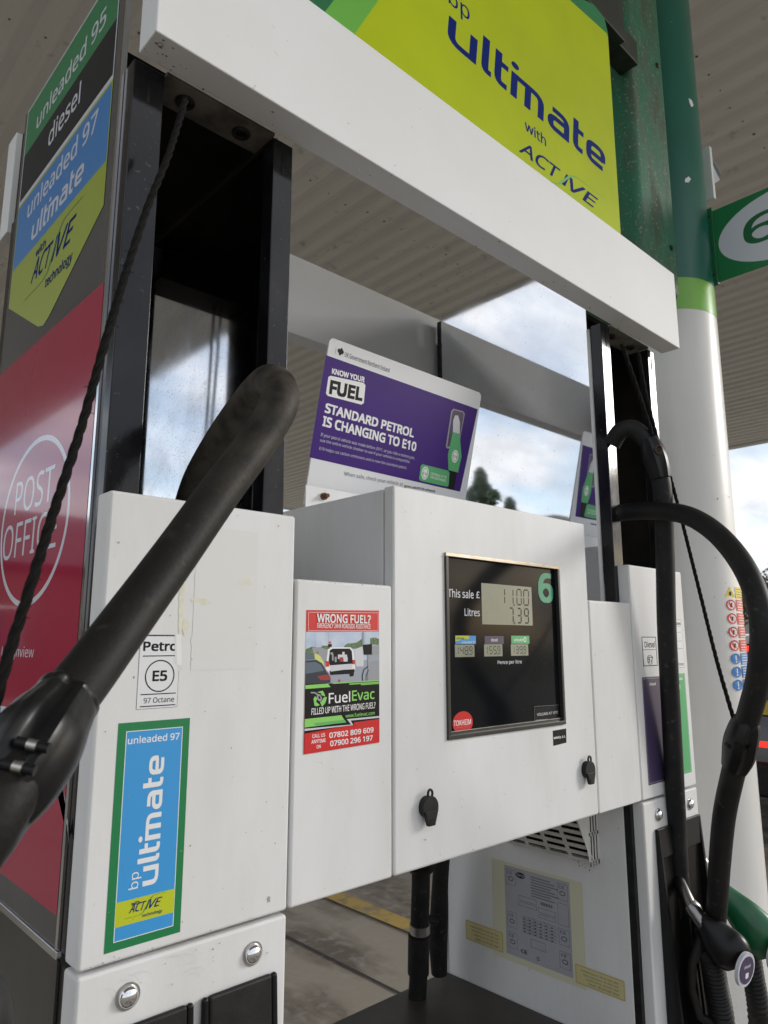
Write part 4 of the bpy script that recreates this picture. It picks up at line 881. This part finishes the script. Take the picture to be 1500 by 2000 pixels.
D.lpoly([lc(k2(685, 0)), lc(k2(620, 90)), lc(k2(553, 185)), (lc(k2(553, 185))[0]-.03, 2.2), (.40, 2.2), (.40, 2.6), (.6, 2.7)][::-1], 'mgreen')
D.lpoly([lc(k2(435, 0)), lc(k2(385, 65)), (lc(k2(385, 65))[0]-.03, 2.2), (.40, 2.2), (.40, 2.55), (.52, 2.6)][::-1], 'd2green')
O, X, Y = D.frame3((872, 80), (1181, 336), (871, 4)); D.ultimate((O, (X[0], 0), (.010, Y[1])), 'navy')
D.text3('bp', (876, 16), (917, 48), (877, -26), 'navy', .0, snap=True)
D.text3('with', (1025, 254), (1066, 285), (1024, 232), 'navy', .01, snap=True)
O, X, Y = D.frame3((1013, 296), (1165, 406), (1013, 268)); D.active((O, (X[0], 0), (.002, Y[1])), words=False, green='mgreen')
D.build('face', sg)

# ---- leaning notice on top of the console
kb = crop(500, 600, 2.858)
TL, TR, BL = V((.689, .866, 1.941)), V((1.077, .866, 1.939)), V((.689, .921, 1.700))
KP = Plane(BL, TR-TL, TL-BL)
kn = empty('notice_board', (.88, .925, 1.66), 'purple and white notice reading KNOW YOUR FUEL leaning on top of the pump', 'notice')
D = Decal(KP, .0002)
hh = (TL-BL).length; ww = (TR-TL).length
m = MB(); rr = .009; P_ = []
for cx, cy, a0 in ((ww-rr, hh-rr, 0), (rr, hh-rr, 90)): P_ += [(cx+rr*math.cos(math.radians(a0+t*22.5)), cy+rr*math.sin(math.radians(a0+t*22.5))) for t in range(5)]
P_ += [(0, -.03), (ww, -.03)]
m.prism([KP.at(a, b, 0) for a, b in P_], KP.n*-.003, 'paper'); m.build('board', kn)
D.poly([kb(393, 268), kb(1240, 565), kb(1140, 1025), kb(298, 838)][::-1], 'purple')
D.text3('KNOW YOUR', kb(425, 372), kb(607, 420), kb(428, 340), 'white_print', .035)
D.poly([kb(*q) for q in ((418, 383), (603, 422), (613, 435), (603, 535), (590, 543), (402, 495), (392, 482), (406, 390))][::-1], 'white_print')
D.text3('FUEL', kb(408, 485), kb(594, 526), kb(418, 405), 'black_print', .05)
D.text3('STANDARD PETROL', kb(383, 588), kb(880, 726), kb(392, 533), 'white_print', .035)
D.text3('IS CHANGING TO E10', kb(370, 663), kb(892, 803), kb(378, 605), 'white_print', .035)
D.text3('If your petrol vehicle was made before 2011, or you ride a motorcycle,', kb(360, 724), kb(885, 852), kb(364, 700), 'white_dim', 0)
D.text3('use the online vehicle checker to see if your vehicle is compatible.', kb(357, 754), kb(858, 872), kb(361, 732), 'white_dim', 0)
D.text3('E10 helps cut carbon emissions and is now the standard petrol.', kb(352, 800), kb(840, 906), kb(356, 778), 'white_dim', 0)
D.text3('When safe, check your vehicle at', kb(490, 945), kb(818, 1002), kb(493, 915), 'grey_print', 0); D.text3('gov.uk/E10-check', kb(826, 1004), kb(1000, 1034), kb(829, 985), 'black_print', .02)
D.text3('UK Government Northern Ireland', kb(497, 276), kb(747, 364), kb(500, 248), 'grey_print', .005)
D.line([kb(449, 225), kb(445, 262)], .0006, 'grey_print')
for q in ((475, 248), (466, 243), (485, 252), (472, 258), (480, 240)): D.ell(D.L(kb(*q)), .0028, .0035, 'black_print', 9)
D.poly([kb(*q) for q in ((1105, 563), (1158, 578), (1167, 592), (1132, 775), (1070, 785), (1060, 775), (1092, 575))][::-1], 'mid_grey'); D.poly([kb(*q) for q in ((1108, 570), (1156, 583), (1162, 595), (1130, 765), (1068, 775), (1098, 580))][::-1], 'purple_grey')
D.poly([kb(*q) for q in ((1112, 600), (1130, 600), (1140, 640), (1138, 705), (1100, 695), (1102, 630))][::-1], 'white_dim')
D.poly([kb(*q) for q in ((1100, 692), (1138, 702), (1148, 830), (1128, 918), (1075, 905), (1072, 820))][::-1], 'egreen')
D.poly([kb(*q) for q in ((1080, 905), (1122, 918), (1105, 1016), (1072, 1008))][::-1], 'black_print')
c = D.L(kb(1112, 828)); D.ell(c, .0095, .0125, 'white_print', 24); D.ring(c, .0075, .0100, .0012, 'egreen', 20); D.text3('E10', kb(1098, 833), kb(1126, 842), kb(1099, 818), 'egreen', .03)
D.poly([kb(*q) for q in ((930, 873), (1072, 908), (1080, 920), (1075, 990), (1065, 997), (918, 965), (910, 955), (920, 880))][::-1], 'egreen')
c = D.L(kb(944, 922)); D.ell(c, .0095, .0125, 'white_print', 24); D.ring(c, .0075, .0100, .0012, 'egreen', 20); D.text3('E10', kb(930, 930), kb(958, 938), kb(931, 915), 'egreen', .03)
D.text3('CONTAINS UP TO', kb(975, 932), kb(1062, 954), kb(976, 917), 'white_print', .01); D.text3('10% BIOETHANOL', kb(972, 950), kb(1060, 972), kb(973, 936), 'white_print', .01)
D.build('print', kn)
m = MB(); m.box(.675, 1.09, .905, .9075, 1.6575, 1.698, 'white_paint'); m.box(.675, 1.09, .9075, .935, 1.6575, 1.660, 'white_paint'); hold = m.build('notice_holder', P, bevel=.0008)
a = lambda u, v, y: EYE+ray(u, v)*((y)/ray(u, v).y)
b = a(635, 969, .90); m = MB(); m.cyl(b, b+V((0, .006, 0)), .006, 'rust', 12); m.cyl(b+V((0, -.008, 0)), b, .0035, 'rust', 8); m.build('screw', hold)

# ------------------------------------------------------------------ hoses
def hose(name, pts, rad, m_, label, group=None, k=9, matend=None):
    pp = crom([(*Pd(u, v, d), r) for u, v, d, r in pts], k)
    m = MB(); m.sweep([p[:3] for p in pp], [p[3] for p in pp], m_, 26); o = m.build(name)
    top(o, label, 'hose', group); return o
def clamp(pts, parent, knobs=()):      # swivel clamp hull along its own axis
    pp = crom([(*Pd(u, v, d), r) for u, v, d, r in pts], 6)
    m = MB(); m.sweep([p[:3] for p in pp], [p[3] for p in pp], 'black_plastic_shiny', 48, flat=.9, up=tuple(-fwd), pf=lambda t, q: 1+.07*math.exp(-((abs((t+math.pi) % (2*math.pi)-math.pi)-.42)/.13)**2)-.14*math.exp(-(((t+math.pi) % (2*math.pi)-math.pi)/.22)**4)); o = m.build('hose_clamp', parent)
    return o
r0 = .0172
h1 = hose('fuel_hose', [(366, 1000, .83, r0), (388, 935, .82, r0), (434, 855, .79, r0), (486, 784, .75, r0), (523, 748, .70, r0), (545, 758, .665, r0), (543, 795, .645, .0176), (505, 860, .625, r0), (430, 960, .585, r0), (345, 1080, .54, r0), (250, 1210, .49, r0), (180, 1305, .45, r0), (110, 1396, .41, r0), (55, 1480, .38, r0), (-30, 1610, .35, r0), (-120, 1760, .34, r0)], 0, 'rubber', 'thick worn black fuel hose looping out of the near column across the foreground')
def hull(pts, parent, big=1.0, nseg=64):
    pp = crom([(*Pd(u, v, d), r) for u, v, d, r in pts], 8)
    def pf(t, q):      # grooved where the two half shells meet, ribbed beside the groove
        f_ = 1.0
        for t0 in (0, math.pi):
            x_ = abs((t-t0+math.pi) % (2*math.pi)-math.pi)
            f_ += .07*math.exp(-((x_-.42)/.13)**2)-.16*math.exp(-(x_/.22)**4)
        return f_
    m = MB(); m.sweep([p[:3] for p in pp], [p[3] for p in pp], 'black_plastic_shiny', nseg, flat=.93, up=tuple(-fwd), pf=pf)
    return m.build('hose_clamp', parent)
hull([(140, 1353, .424, .0180), (136, 1358, .4225, .0205), (125, 1374, .418, .0208), (112, 1393, .411, .0222), (92, 1420, .402, .0250), (64, 1462, .389, .0272), (22, 1528, .374, .0256), (-15, 1584, .364, .0215), (-40, 1630, .352, .0196), (-60, 1660, .35, .0186)], h1)
cax = (Pd(20, 1535, .37)-Pd(112, 1393, .411)).normalized(); side = cax.cross(fwd).normalized()
for u, v, d in ((64, 1455, .3635), (36, 1498, .3545)):
    m = MB(); c0 = Pd(u, v, d); m.cyl(c0-side*.0085, c0+side*.0085, .0028, 'black_plastic_shiny', 14); m.cyl(c0-side*.0025, c0+side*.0025, .0031, 'aluminium', 14); m.build('clamp_pin', h1)
for u, v, d in ((10, 1478, .366), (112, 1515, .3855), (104, 1536, .3825), (92, 1556, .380), (12, 1440, .372)):
    m = MB(); c0 = Pd(u, v, d); m.cyl(c0, c0+fwd*.006, .0042, 'inner_dark', 14); m.build('vent_hole', h1)
ho2 = hose('fuel_hose', [(1195, 868, 1.42, .017), (1212, 842, 1.41, .017), (1238, 838, 1.40, .017), (1262, 862, 1.39, .017), (1282, 905, 1.38, .0172), (1294, 960, 1.37, .0175), (1299, 1080, 1.365, .0175), (1302, 1220, 1.36, .0175), (1311, 1400, 1.355, .0175), (1321, 1600, 1.35, .0175), (1330, 1800, 1.345, .0175), (1340, 2030, 1.34, .0175), (1345, 2100, 1.335, .0175)], 0, 'rubber_dark', 'black fuel hose hanging straight down in front of the diesel label')
pp = [(1266, 858, 1.385, .018), (1273, 875, 1.382, .023), (1280, 895, 1.378, .0255), (1286, 915, 1.374, .024), (1291, 935, 1.37, .0205)]
clamp(pp, ho2)
m = MB(); c0 = Pd(1287, 878, 1.355); rg = [c0+rgt*(.006*math.cos(t*math.pi/8))+upv*(.008*math.sin(t*math.pi/8)) for t in range(17)]; m.sweep(rg, .0012, 'rust', 6, cap=False); m.build('clamp_pin', ho2)
ho3 = hose('fuel_hose', [(1190, 1005, 1.43, .0172), (1225, 1000, 1.42, .0172), (1280, 998, 1.36, .0172), (1340, 1006, 1.28, .0172), (1395, 1038, 1.19, .0172), (1445, 1095, 1.11, .0172), (1478, 1165, 1.06, .0172), (1489, 1235, 1.04, .0172), (1482, 1320, 1.05, .0172), (1466, 1385, 1.07, .0172), (1448, 1445, 1.09, .0172), (1432, 1510, 1.11, .0172), (1415, 1590, 1.14, .0172), (1406, 1680, 1.19, .0172), (1401, 1760, 1.25, .0172), (1396, 1830, 1.32, .0172), (1390, 1930, 1.36, .0172)], 0, 'rubber_dark', 'black fuel hose arching out right past the white column')
clamp([(1458, 1405, 1.08, .0195), (1455, 1418, 1.082, .0235), (1447, 1448, 1.086, .0265), (1442, 1475, 1.09, .0255), (1434, 1500, 1.095, .0205)], ho3)
m = MB(); 
for u, v in ((1425, 1458), (1452, 1462), (1466, 1462)): c0 = Pd(u, v, 1.058); m.cyl(c0, c0+fwd*.01, .0032, 'inner_dark', 12)
m.build('vent_hole', ho3)
# hoses on the far side, seen under the console
ho4 = hose('fuel_hose', [(822, 1640, 1.44, .0185), (822, 1720, 1.44, .0185), (820, 1790, 1.44, .0185), (820, 1850, 1.44, .0185), (817, 1910, 1.44, .0182), (812, 1990, 1.44, .0182)], 0, 'rubber_dark', 'black hose with grey band hanging behind the pump, left one under the console')
m = MB(); m.cyl(Pd(820, 1803, 1.44), Pd(820, 1820, 1.44), .0208, 'aluminium', 24); m.build('grey_band', ho4)
m = MB(); m.cyl(Pd(818, 1826, 1.44), Pd(817, 1900, 1.44), .0215, 'black_plastic', 24); m.build('sleeve', ho4)
m = MB(); m.sweep([Pd(822, 1690, 1.44), Pd(822, 1700, 1.44)], [.032, .024], 'black_plastic', 20); m.build('collar', ho4)
ho5 = hose('fuel_hose', [(866, 1640, 1.50, .017), (860, 1720, 1.50, .017), (858, 1780, 1.5, .019), (856, 1830, 1.5, .02), (858, 1900, 1.5, .017)], 0, 'rubber_dark', 'black hose with side bracket behind the pump, half hidden by the cabinet')
m = MB(); m.sweep([Pd(834, 1793, 1.45), Pd(862, 1800, 1.5)], .007, 'black_plastic', 8); m.build('bracket', ho5)
# ropes
def rope(pts, r, label, k=10, frays=0):
    pp = crom([(*Pd(u, v, d),) for u, v, d in pts], k); n_ = len(pp)
    m = MB(); P3 = [V(p) for p in pp]
    for ph in (0, 1, 2):
        q = []; dist = 0
        fine = []
        for i in range(n_-1):
            l_ = (P3[i+1]-P3[i]).length; c_ = max(1, int(l_/(r*.9)))
            for j in range(c_): fine.append(P3[i].lerp(P3[i+1], j/c_))
        fine.append(P3[-1])
        for i, p in enumerate(fine):
            t = (fine[min(i+1, len(fine)-1)]-fine[max(i-1, 0)]).normalized(); u_ = t.cross(V((.3, .8, .1))).normalized(); b_ = t.cross(u_)
            a_ = i*.55+ph*2.094; q.append(p+(u_*math.cos(a_)+b_*math.sin(a_))*r*.42)
        m.sweep(q, r*.66, 'rope', 7)
    if frays:
        for i in range(frays):
            p = random.choice(fine); d_ = V((random.gauss(0, 1), random.gauss(0, 1), random.gauss(0, 1))).normalized()
            m.sweep([p, p+d_*r*1.5, p+d_*r*2.0+V((0, 0, -.001))], .00025, 'rope', 4)
    o = m.build('retractor_rope'); return top(o, label, 'rope')
rope([(362, 196, .765), (330, 300, .72), (290, 400, .67), (250, 520, .62), (205, 670, .57), (160, 830, .53), (105, 1000, .485), (55, 1160, .445), (20, 1270, .42), (-15, 1400, .39), (-25, 1480, .38)], .0034, 'frayed black rope running from the near column head down to the thick hose', frays=60)
rope([(1214, 672, 1.40), (1245, 762, 1.39), (1278, 862, 1.375)], .0042, 'left of two thin black ropes inside the far column, running to the hanging hose')
rope([(1246, 690, 1.43), (1262, 775, 1.41), (1284, 862, 1.385)], .0042, 'right of two thin black ropes inside the far column, running to the hanging hose')
rope([(1302, 905, 1.39), (1330, 1010, 1.34), (1370, 1170, 1.25), (1400, 1290, 1.17), (1434, 1408, 1.085)], .0032, 'long thin black rope crossing the white column down to the arching hose clamp')
m = MB()   # ropes of the far face of the near column (seen mirrored in the steel)
for x in (.350, .335):
    m = MB(); m.sweep([(x, 1.135, 2.07), (x-.3*(x-.335)-.004, 1.16, 1.84), (x-.03, 1.25, 1.3)], .0028, 'rope', 8)
    top(m.build('retractor_rope'), ('left' if x > .34 else 'right')+' thin rope behind the near column, seen mirrored in its steel lining', 'rope')

# ------------------------------------------------------------------ nozzles in their boots
def nozzle(o2, body_pts, body_m, spout, neck, disc, bell, label, discm, badge):
    root = empty('fuel_nozzle', Pd(*o2), label, 'fuel nozzle')
    pp = crom([(*Pd(u, v, d), r) for u, v, d, r in body_pts], 7); m = MB(); m.sweep([p[:3] for p in pp], [p[3] for p in pp], body_m, 26, flat=.72, up=(0, 0, 1)); m.build('body', root)
    pp = crom([(*Pd(u, v, d), r) for u, v, d, r in spout], 6); m = MB(); m.sweep([p[:3] for p in pp], [p[3] for p in pp], 'spout_metal', 20); m.build('spout', root)
    pp = [(*Pd(u, v, d), r) for u, v, d, r in neck]; m = MB(); m.sweep([p[:3] for p in pp], [p[3] for p in pp], 'spout_metal', 20)
    m.build('collar', root)
    c_ = Pd(*disc[:3]); dn = (V(disc[3])).normalized(); m = MB(); m.cyl(c_, c_+dn*.006, disc[4], 'white_dim', 32); m.build('end_rim', root)
    m = MB(); m.cyl(c_+dn*.006, c_+dn*.0072, disc[4]*.8, discm, 32); bd = m.build('end_badge', root)
    ux = dn.cross(V((0, 0, 1))).normalized()*-1; BP = Plane(c_+dn*.0072, ux, V((0, 0, 1))-dn*dn.z); 
    if BP.n.dot(dn) < 0: BP.n = -BP.n
    D = Decal(BP, .0003); D.ltext(badge[0], -.010, .010, .004, .009, 'white_print', .01); D.lrect(-.005, .005, -.013, -.004, 'white_print', .002); D.build('badge_print', bd)
    m = MB(); pp = crom([(*Pd(u, v, d),) for u, v, d in bell], 14); rr = [.0185+.0022*(i % 2) for i in range(len(pp))]; m.sweep(pp, rr, 'rubber_dark', 22); m.build('hose_sleeve', root)
    return root
bk = nozzle((1390, 1830, 1.30), [(1364, 1796, 1.27, .016), (1384, 1812, 1.26, .024), (1406, 1838, 1.25, .033), (1426, 1860, 1.24, .036), (1440, 1878, 1.235, .0275)], 'black_plastic_shiny',
            [(1300, 1660, 1.40, .0105), (1312, 1690, 1.39, .0105), (1330, 1730, 1.32, .011), (1350, 1772, 1.285, .0115)], [(1346, 1766, 1.285, .0135), (1354, 1776, 1.28, .0155), (1360, 1786, 1.275, .0135), (1376, 1806, 1.265, .016)],
            (1451, 1891, 1.213, (-.12, -.98, -.15), .0275), [(1390, 1870, 1.27), (1398, 1920, 1.27), (1408, 1970, 1.27), (1416, 2040, 1.27)], 'black fuel nozzle with dark round end badge resting in the boot', 'purple_grey', ('diesel',))
m = MB(); m.sweep([tuple(Pd(1372, 1820, 1.27)), tuple(Pd(1352, 1880, 1.27)), tuple(Pd(1350, 1930, 1.27)), tuple(Pd(1366, 1985, 1.27)), tuple(Pd(1400, 2000, 1.27))], .008, 'black_plastic', 10); m.build('trigger_guard', bk)
gk = nozzle((1450, 1790, 1.30), [(1402, 1735, 1.40, .018), (1425, 1758, 1.39, .024), (1455, 1790, 1.375, .033), (1485, 1825, 1.36, .037), (1508, 1855, 1.35, .032)], 'nozzle_green',
            [(1318, 1615, 1.47, .0105), (1334, 1636, 1.46, .0105), (1352, 1660, 1.45, .012), (1385, 1712, 1.42, .0125)], [(1348, 1655, 1.452, .0145), (1356, 1664, 1.447, .0165), (1361, 1672, 1.443, .014), (1372, 1690, 1.433, .016), (1400, 1732, 1.41, .018)],
            (1512, 1862, 1.33, (-.12, -.98, -.15), .030), [(1462, 1850, 1.40), (1470, 1900, 1.40), (1480, 1960, 1.40), (1486, 2040, 1.40)], 'green fuel nozzle with a pale round end hanging behind the black one', 'egreen', ('unleaded',))

# black rubber nose at the lower left edge
m = MB(); 
pp = crom([(*Pd(u, v, .52), r) for u, v, r in ((-120, 1900, .012), (-95, 1925, .024), (-72, 1975, .030), (-68, 2040, .031), (-70, 2120, .02))], 6); m.sweep([p[:3] for p in pp], [p[3] for p in pp], 'black_plastic', 20)
m.build
top(m.build('rubber_guard'), 'rounded black guard in the bottom left corner beside the end panel', 'guard')

# ------------------------------------------------------------------ car beyond the column
cx, cy = 7.6, 2.2
car_root = car = empty('parked_car', (cx, cy, 0), 'dark hatchback with red rear lights and yellow number plate beyond the column', 'car')
def carpart(name, b, bev=.0, label=None): return b.build(name, car, bevel=bev, seg=3, label=label)
# body runs along Y (length), rear towards -Y... the rear faces the camera side
L0, L1 = cy-1.6, cy+2.4
prof = [(L0, .32), (L0+.02, .62), (L0+.05, .95), (L0+.28, 1.44), (L0+.8, 1.52), (L0+2.1, 1.46), (L0+2.9, 1.02), (L0+3.8, .86), (L0+4.0, .6), (L0+4.0, .3)]
m = MB(); m.prism([(cx-.85, a, b) for a, b in prof], (1.7, 0, 0), 'car_paint'); carpart('body', m, .06)
m = MB(); m.add([(cx-.66, L0+.068, 1.0), (cx+.66, L0+.068, 1.0), (cx+.58, L0+.262, 1.385), (cx-.58, L0+.262, 1.385)], [(0, 1, 2, 3)], 'car_glass'); m.v = [v+V((0, -.012, .004)) for v in m.v]; carpart('rear_window', m)
for sgn in (-1, 1):
    xx = cx+sgn*.853
    m = MB(); m.prism([(xx, L0+.45, 1.0), (xx, L0+.6, 1.36), (xx, L0+2.05, 1.38), (xx, L0+2.6, 1.02)], (sgn*.004, 0, 0), 'car_glass'); carpart('side_window', m)
    m = MB(); m.box(cx+sgn*.845-.06, cx+sgn*.845+.02*sgn+.0, L0-.01, L0+.3, .62, .78, 'car_red') if sgn < 0 else m.box(cx+.80, cx+.866, L0-.01, L0+.3, .62, .78, 'car_red'); carpart('tail_light', m, .01)
    for yy in (L0+.75, L0+3.2):
        m = MB(); m.cyl((cx+sgn*.70, yy, .31), (cx+sgn*.875, yy, .31), .31, 'tyre', 28); wh = carpart('wheel', m, .02)
        m = MB(); m.cyl((cx+sgn*.876, yy, .31), (cx+sgn*.885, yy, .31), .2, 'aluminium', 20); m.build('rim', wh)
m = MB(); m.box(cx-.79, cx+.79, L0-.012, L0+.05, .66, .70, 'car_red'); carpart('light_bar', m, .005)
m = MB(); m.box(cx-.6, cx+.6, L0+.12, L0+.18, 1.37, 1.42, 'car_red'); carpart('brake_light', m, .005)
m = MB(); m.box(cx-.62, cx+.62, L0+.10, L0+.4, 1.435, 1.50, 'white_print'); carpart('sky_reflection_strip', m, .02)  # white strip added for the sky reflected at the top of the car's rear
m = MB(); m.box(cx-.26, cx+.26, L0-.004, L0+.03, .90, 1.01, 'plate_yellow'); carpart('number_plate', m, .003)
m = MB(); m.box(cx-.86, cx+.86, L0-.06, L0+.1, .3, .55, 'black_plastic'); carpart('rear_bumper', m, .03)

car.rotation_euler = (0, 0, -math.pi/2)
# ------------------------------------------------------------------ trees, hedge, house
def tree(x, y, h, r, kind, label, m_='leaf', group=None):
    t = empty('conifer_tree' if kind == 'conifer' else 'tree', (x, y, 0), label, 'tree', group)
    m = MB(); m.sweep([(x, y, 0), (x+.05, y, h*.35), (x, y+.05, h*.75)], [h*.025+.05, h*.018+.03, .02], 'bark', 8); m.build('trunk', t)
    vs = []; fs = []
    rnd = random.Random(int(x*13+y*7))
    n_ = 6000
    blobs = [(rnd.uniform(-1, 1), rnd.uniform(-1, 1), rnd.uniform(0, 1)) for _ in range(16)]
    for i in range(n_):
        if kind == 'conifer':
            f_ = rnd.random()**.8; zz = h*(.12+.88*f_); R_ = r*(1-f_)**.8*(.75+.25*math.sin(f_*45+rnd.random())) + .05
            a_ = rnd.uniform(0, 6.283); q = R_*math.sqrt(rnd.random()*.7+.3)*(1+.25*math.sin(a_*3+f_*9)); px, py = x+q*math.cos(a_), y+q*math.sin(a_)
        else:
            b_ = blobs[i % 16]; cxx, cyy, czz = x+b_[0]*r*.6, y+b_[1]*r*.6, h*(.4+.42*b_[2])
            d_ = V((rnd.gauss(0, 1), rnd.gauss(0, 1), rnd.gauss(0, 1))).normalized()*(r*.42*rnd.random()**.4); px, py, zz = cxx+d_.x, cyy+d_.y, max(.2, czz+d_.z*.8)
        s_ = rnd.uniform(.04, .10)*max(1, r/2.2)
        n1 = V((rnd.gauss(0, 1), rnd.gauss(0, 1), rnd.gauss(0, 1))).normalized(); u_ = n1.orthogonal().normalized(); w_ = n1.cross(u_)
        c_ = V((px, py, zz)); k_ = len(vs)
        vs += [c_+u_*s_, c_+w_*s_*.8, c_-u_*s_*.9, c_-w_*s_*.7]; fs.append((k_, k_+1, k_+2, k_+3))
    m = MB(); m.keep = True; m.add(vs, fs, m_); m.build('crown', t, smooth=False); return t
TR_ = [(-13.7, 13.2, 6.5, 2.2, 'conifer', 'tall dark conifer seen mirrored in the steel panel, tallest of its row', 'leaf_dark'),
       (-14.7, 12.9, 5.7, 1.8, 'conifer', 'shorter dark conifer seen mirrored in the steel, right of the tallest', 'leaf_dark'),
       (-12.8, 14.2, 5.9, 2.1, 'conifer', 'dark conifer seen mirrored in the steel, left of the tallest, beside the notice', 'leaf_dark')]
for a_ in TR_: tree(*a_)
for i, (x, y, h, r) in enumerate(((34, 9.5, 5.2, 2.6), (38, 13.5, 6.0, 3.0), (31, 4.5, 4.6, 2.4))):
    tree(x, y, h, r, 'broad', ['brownish bare looking tree right of the white column, middle of three', 'tallest brownish tree right of the white column beyond the field', 'lowest brownish tree at the right edge beyond the field'][i], 'leaf_brown')

# brick building behind the forecourt, mirrored in the red poster
hs = empty('brick_building', (-7.5, 24, 0), 'long low brown brick building with dark slate roof behind the forecourt', 'building')
m = MB(); m.box(-17, 1.0, 21, 28, 0, 3.6, 'brick_wall'); m.build('wall', hs)
m = MB(); m.prism([(-17.3, 20.6, 3.55), (-17.3, 28.4, 3.55), (-17.3, 24.5, 5.6)], (18.6, 0, 0), 'roof_slate'); m.build('roof', hs)
for i in range(5):
    x = -15.6+i*3.3
    m = MB(); m.box(x, x+1.4, 20.94, 21.02, 1.1, 2.4, 'white_print'); wn = m.build('window', hs)
    m = MB(); m.box(x+.08, x+1.32, 20.925, 20.945, 1.18, 2.32, 'car_glass'); m.build('pane', wn)
m = MB(); m.box(.1-.95, .1, 20.93, 21.01, 0, 2.1, 'purple_grey'); m.build('door', hs)
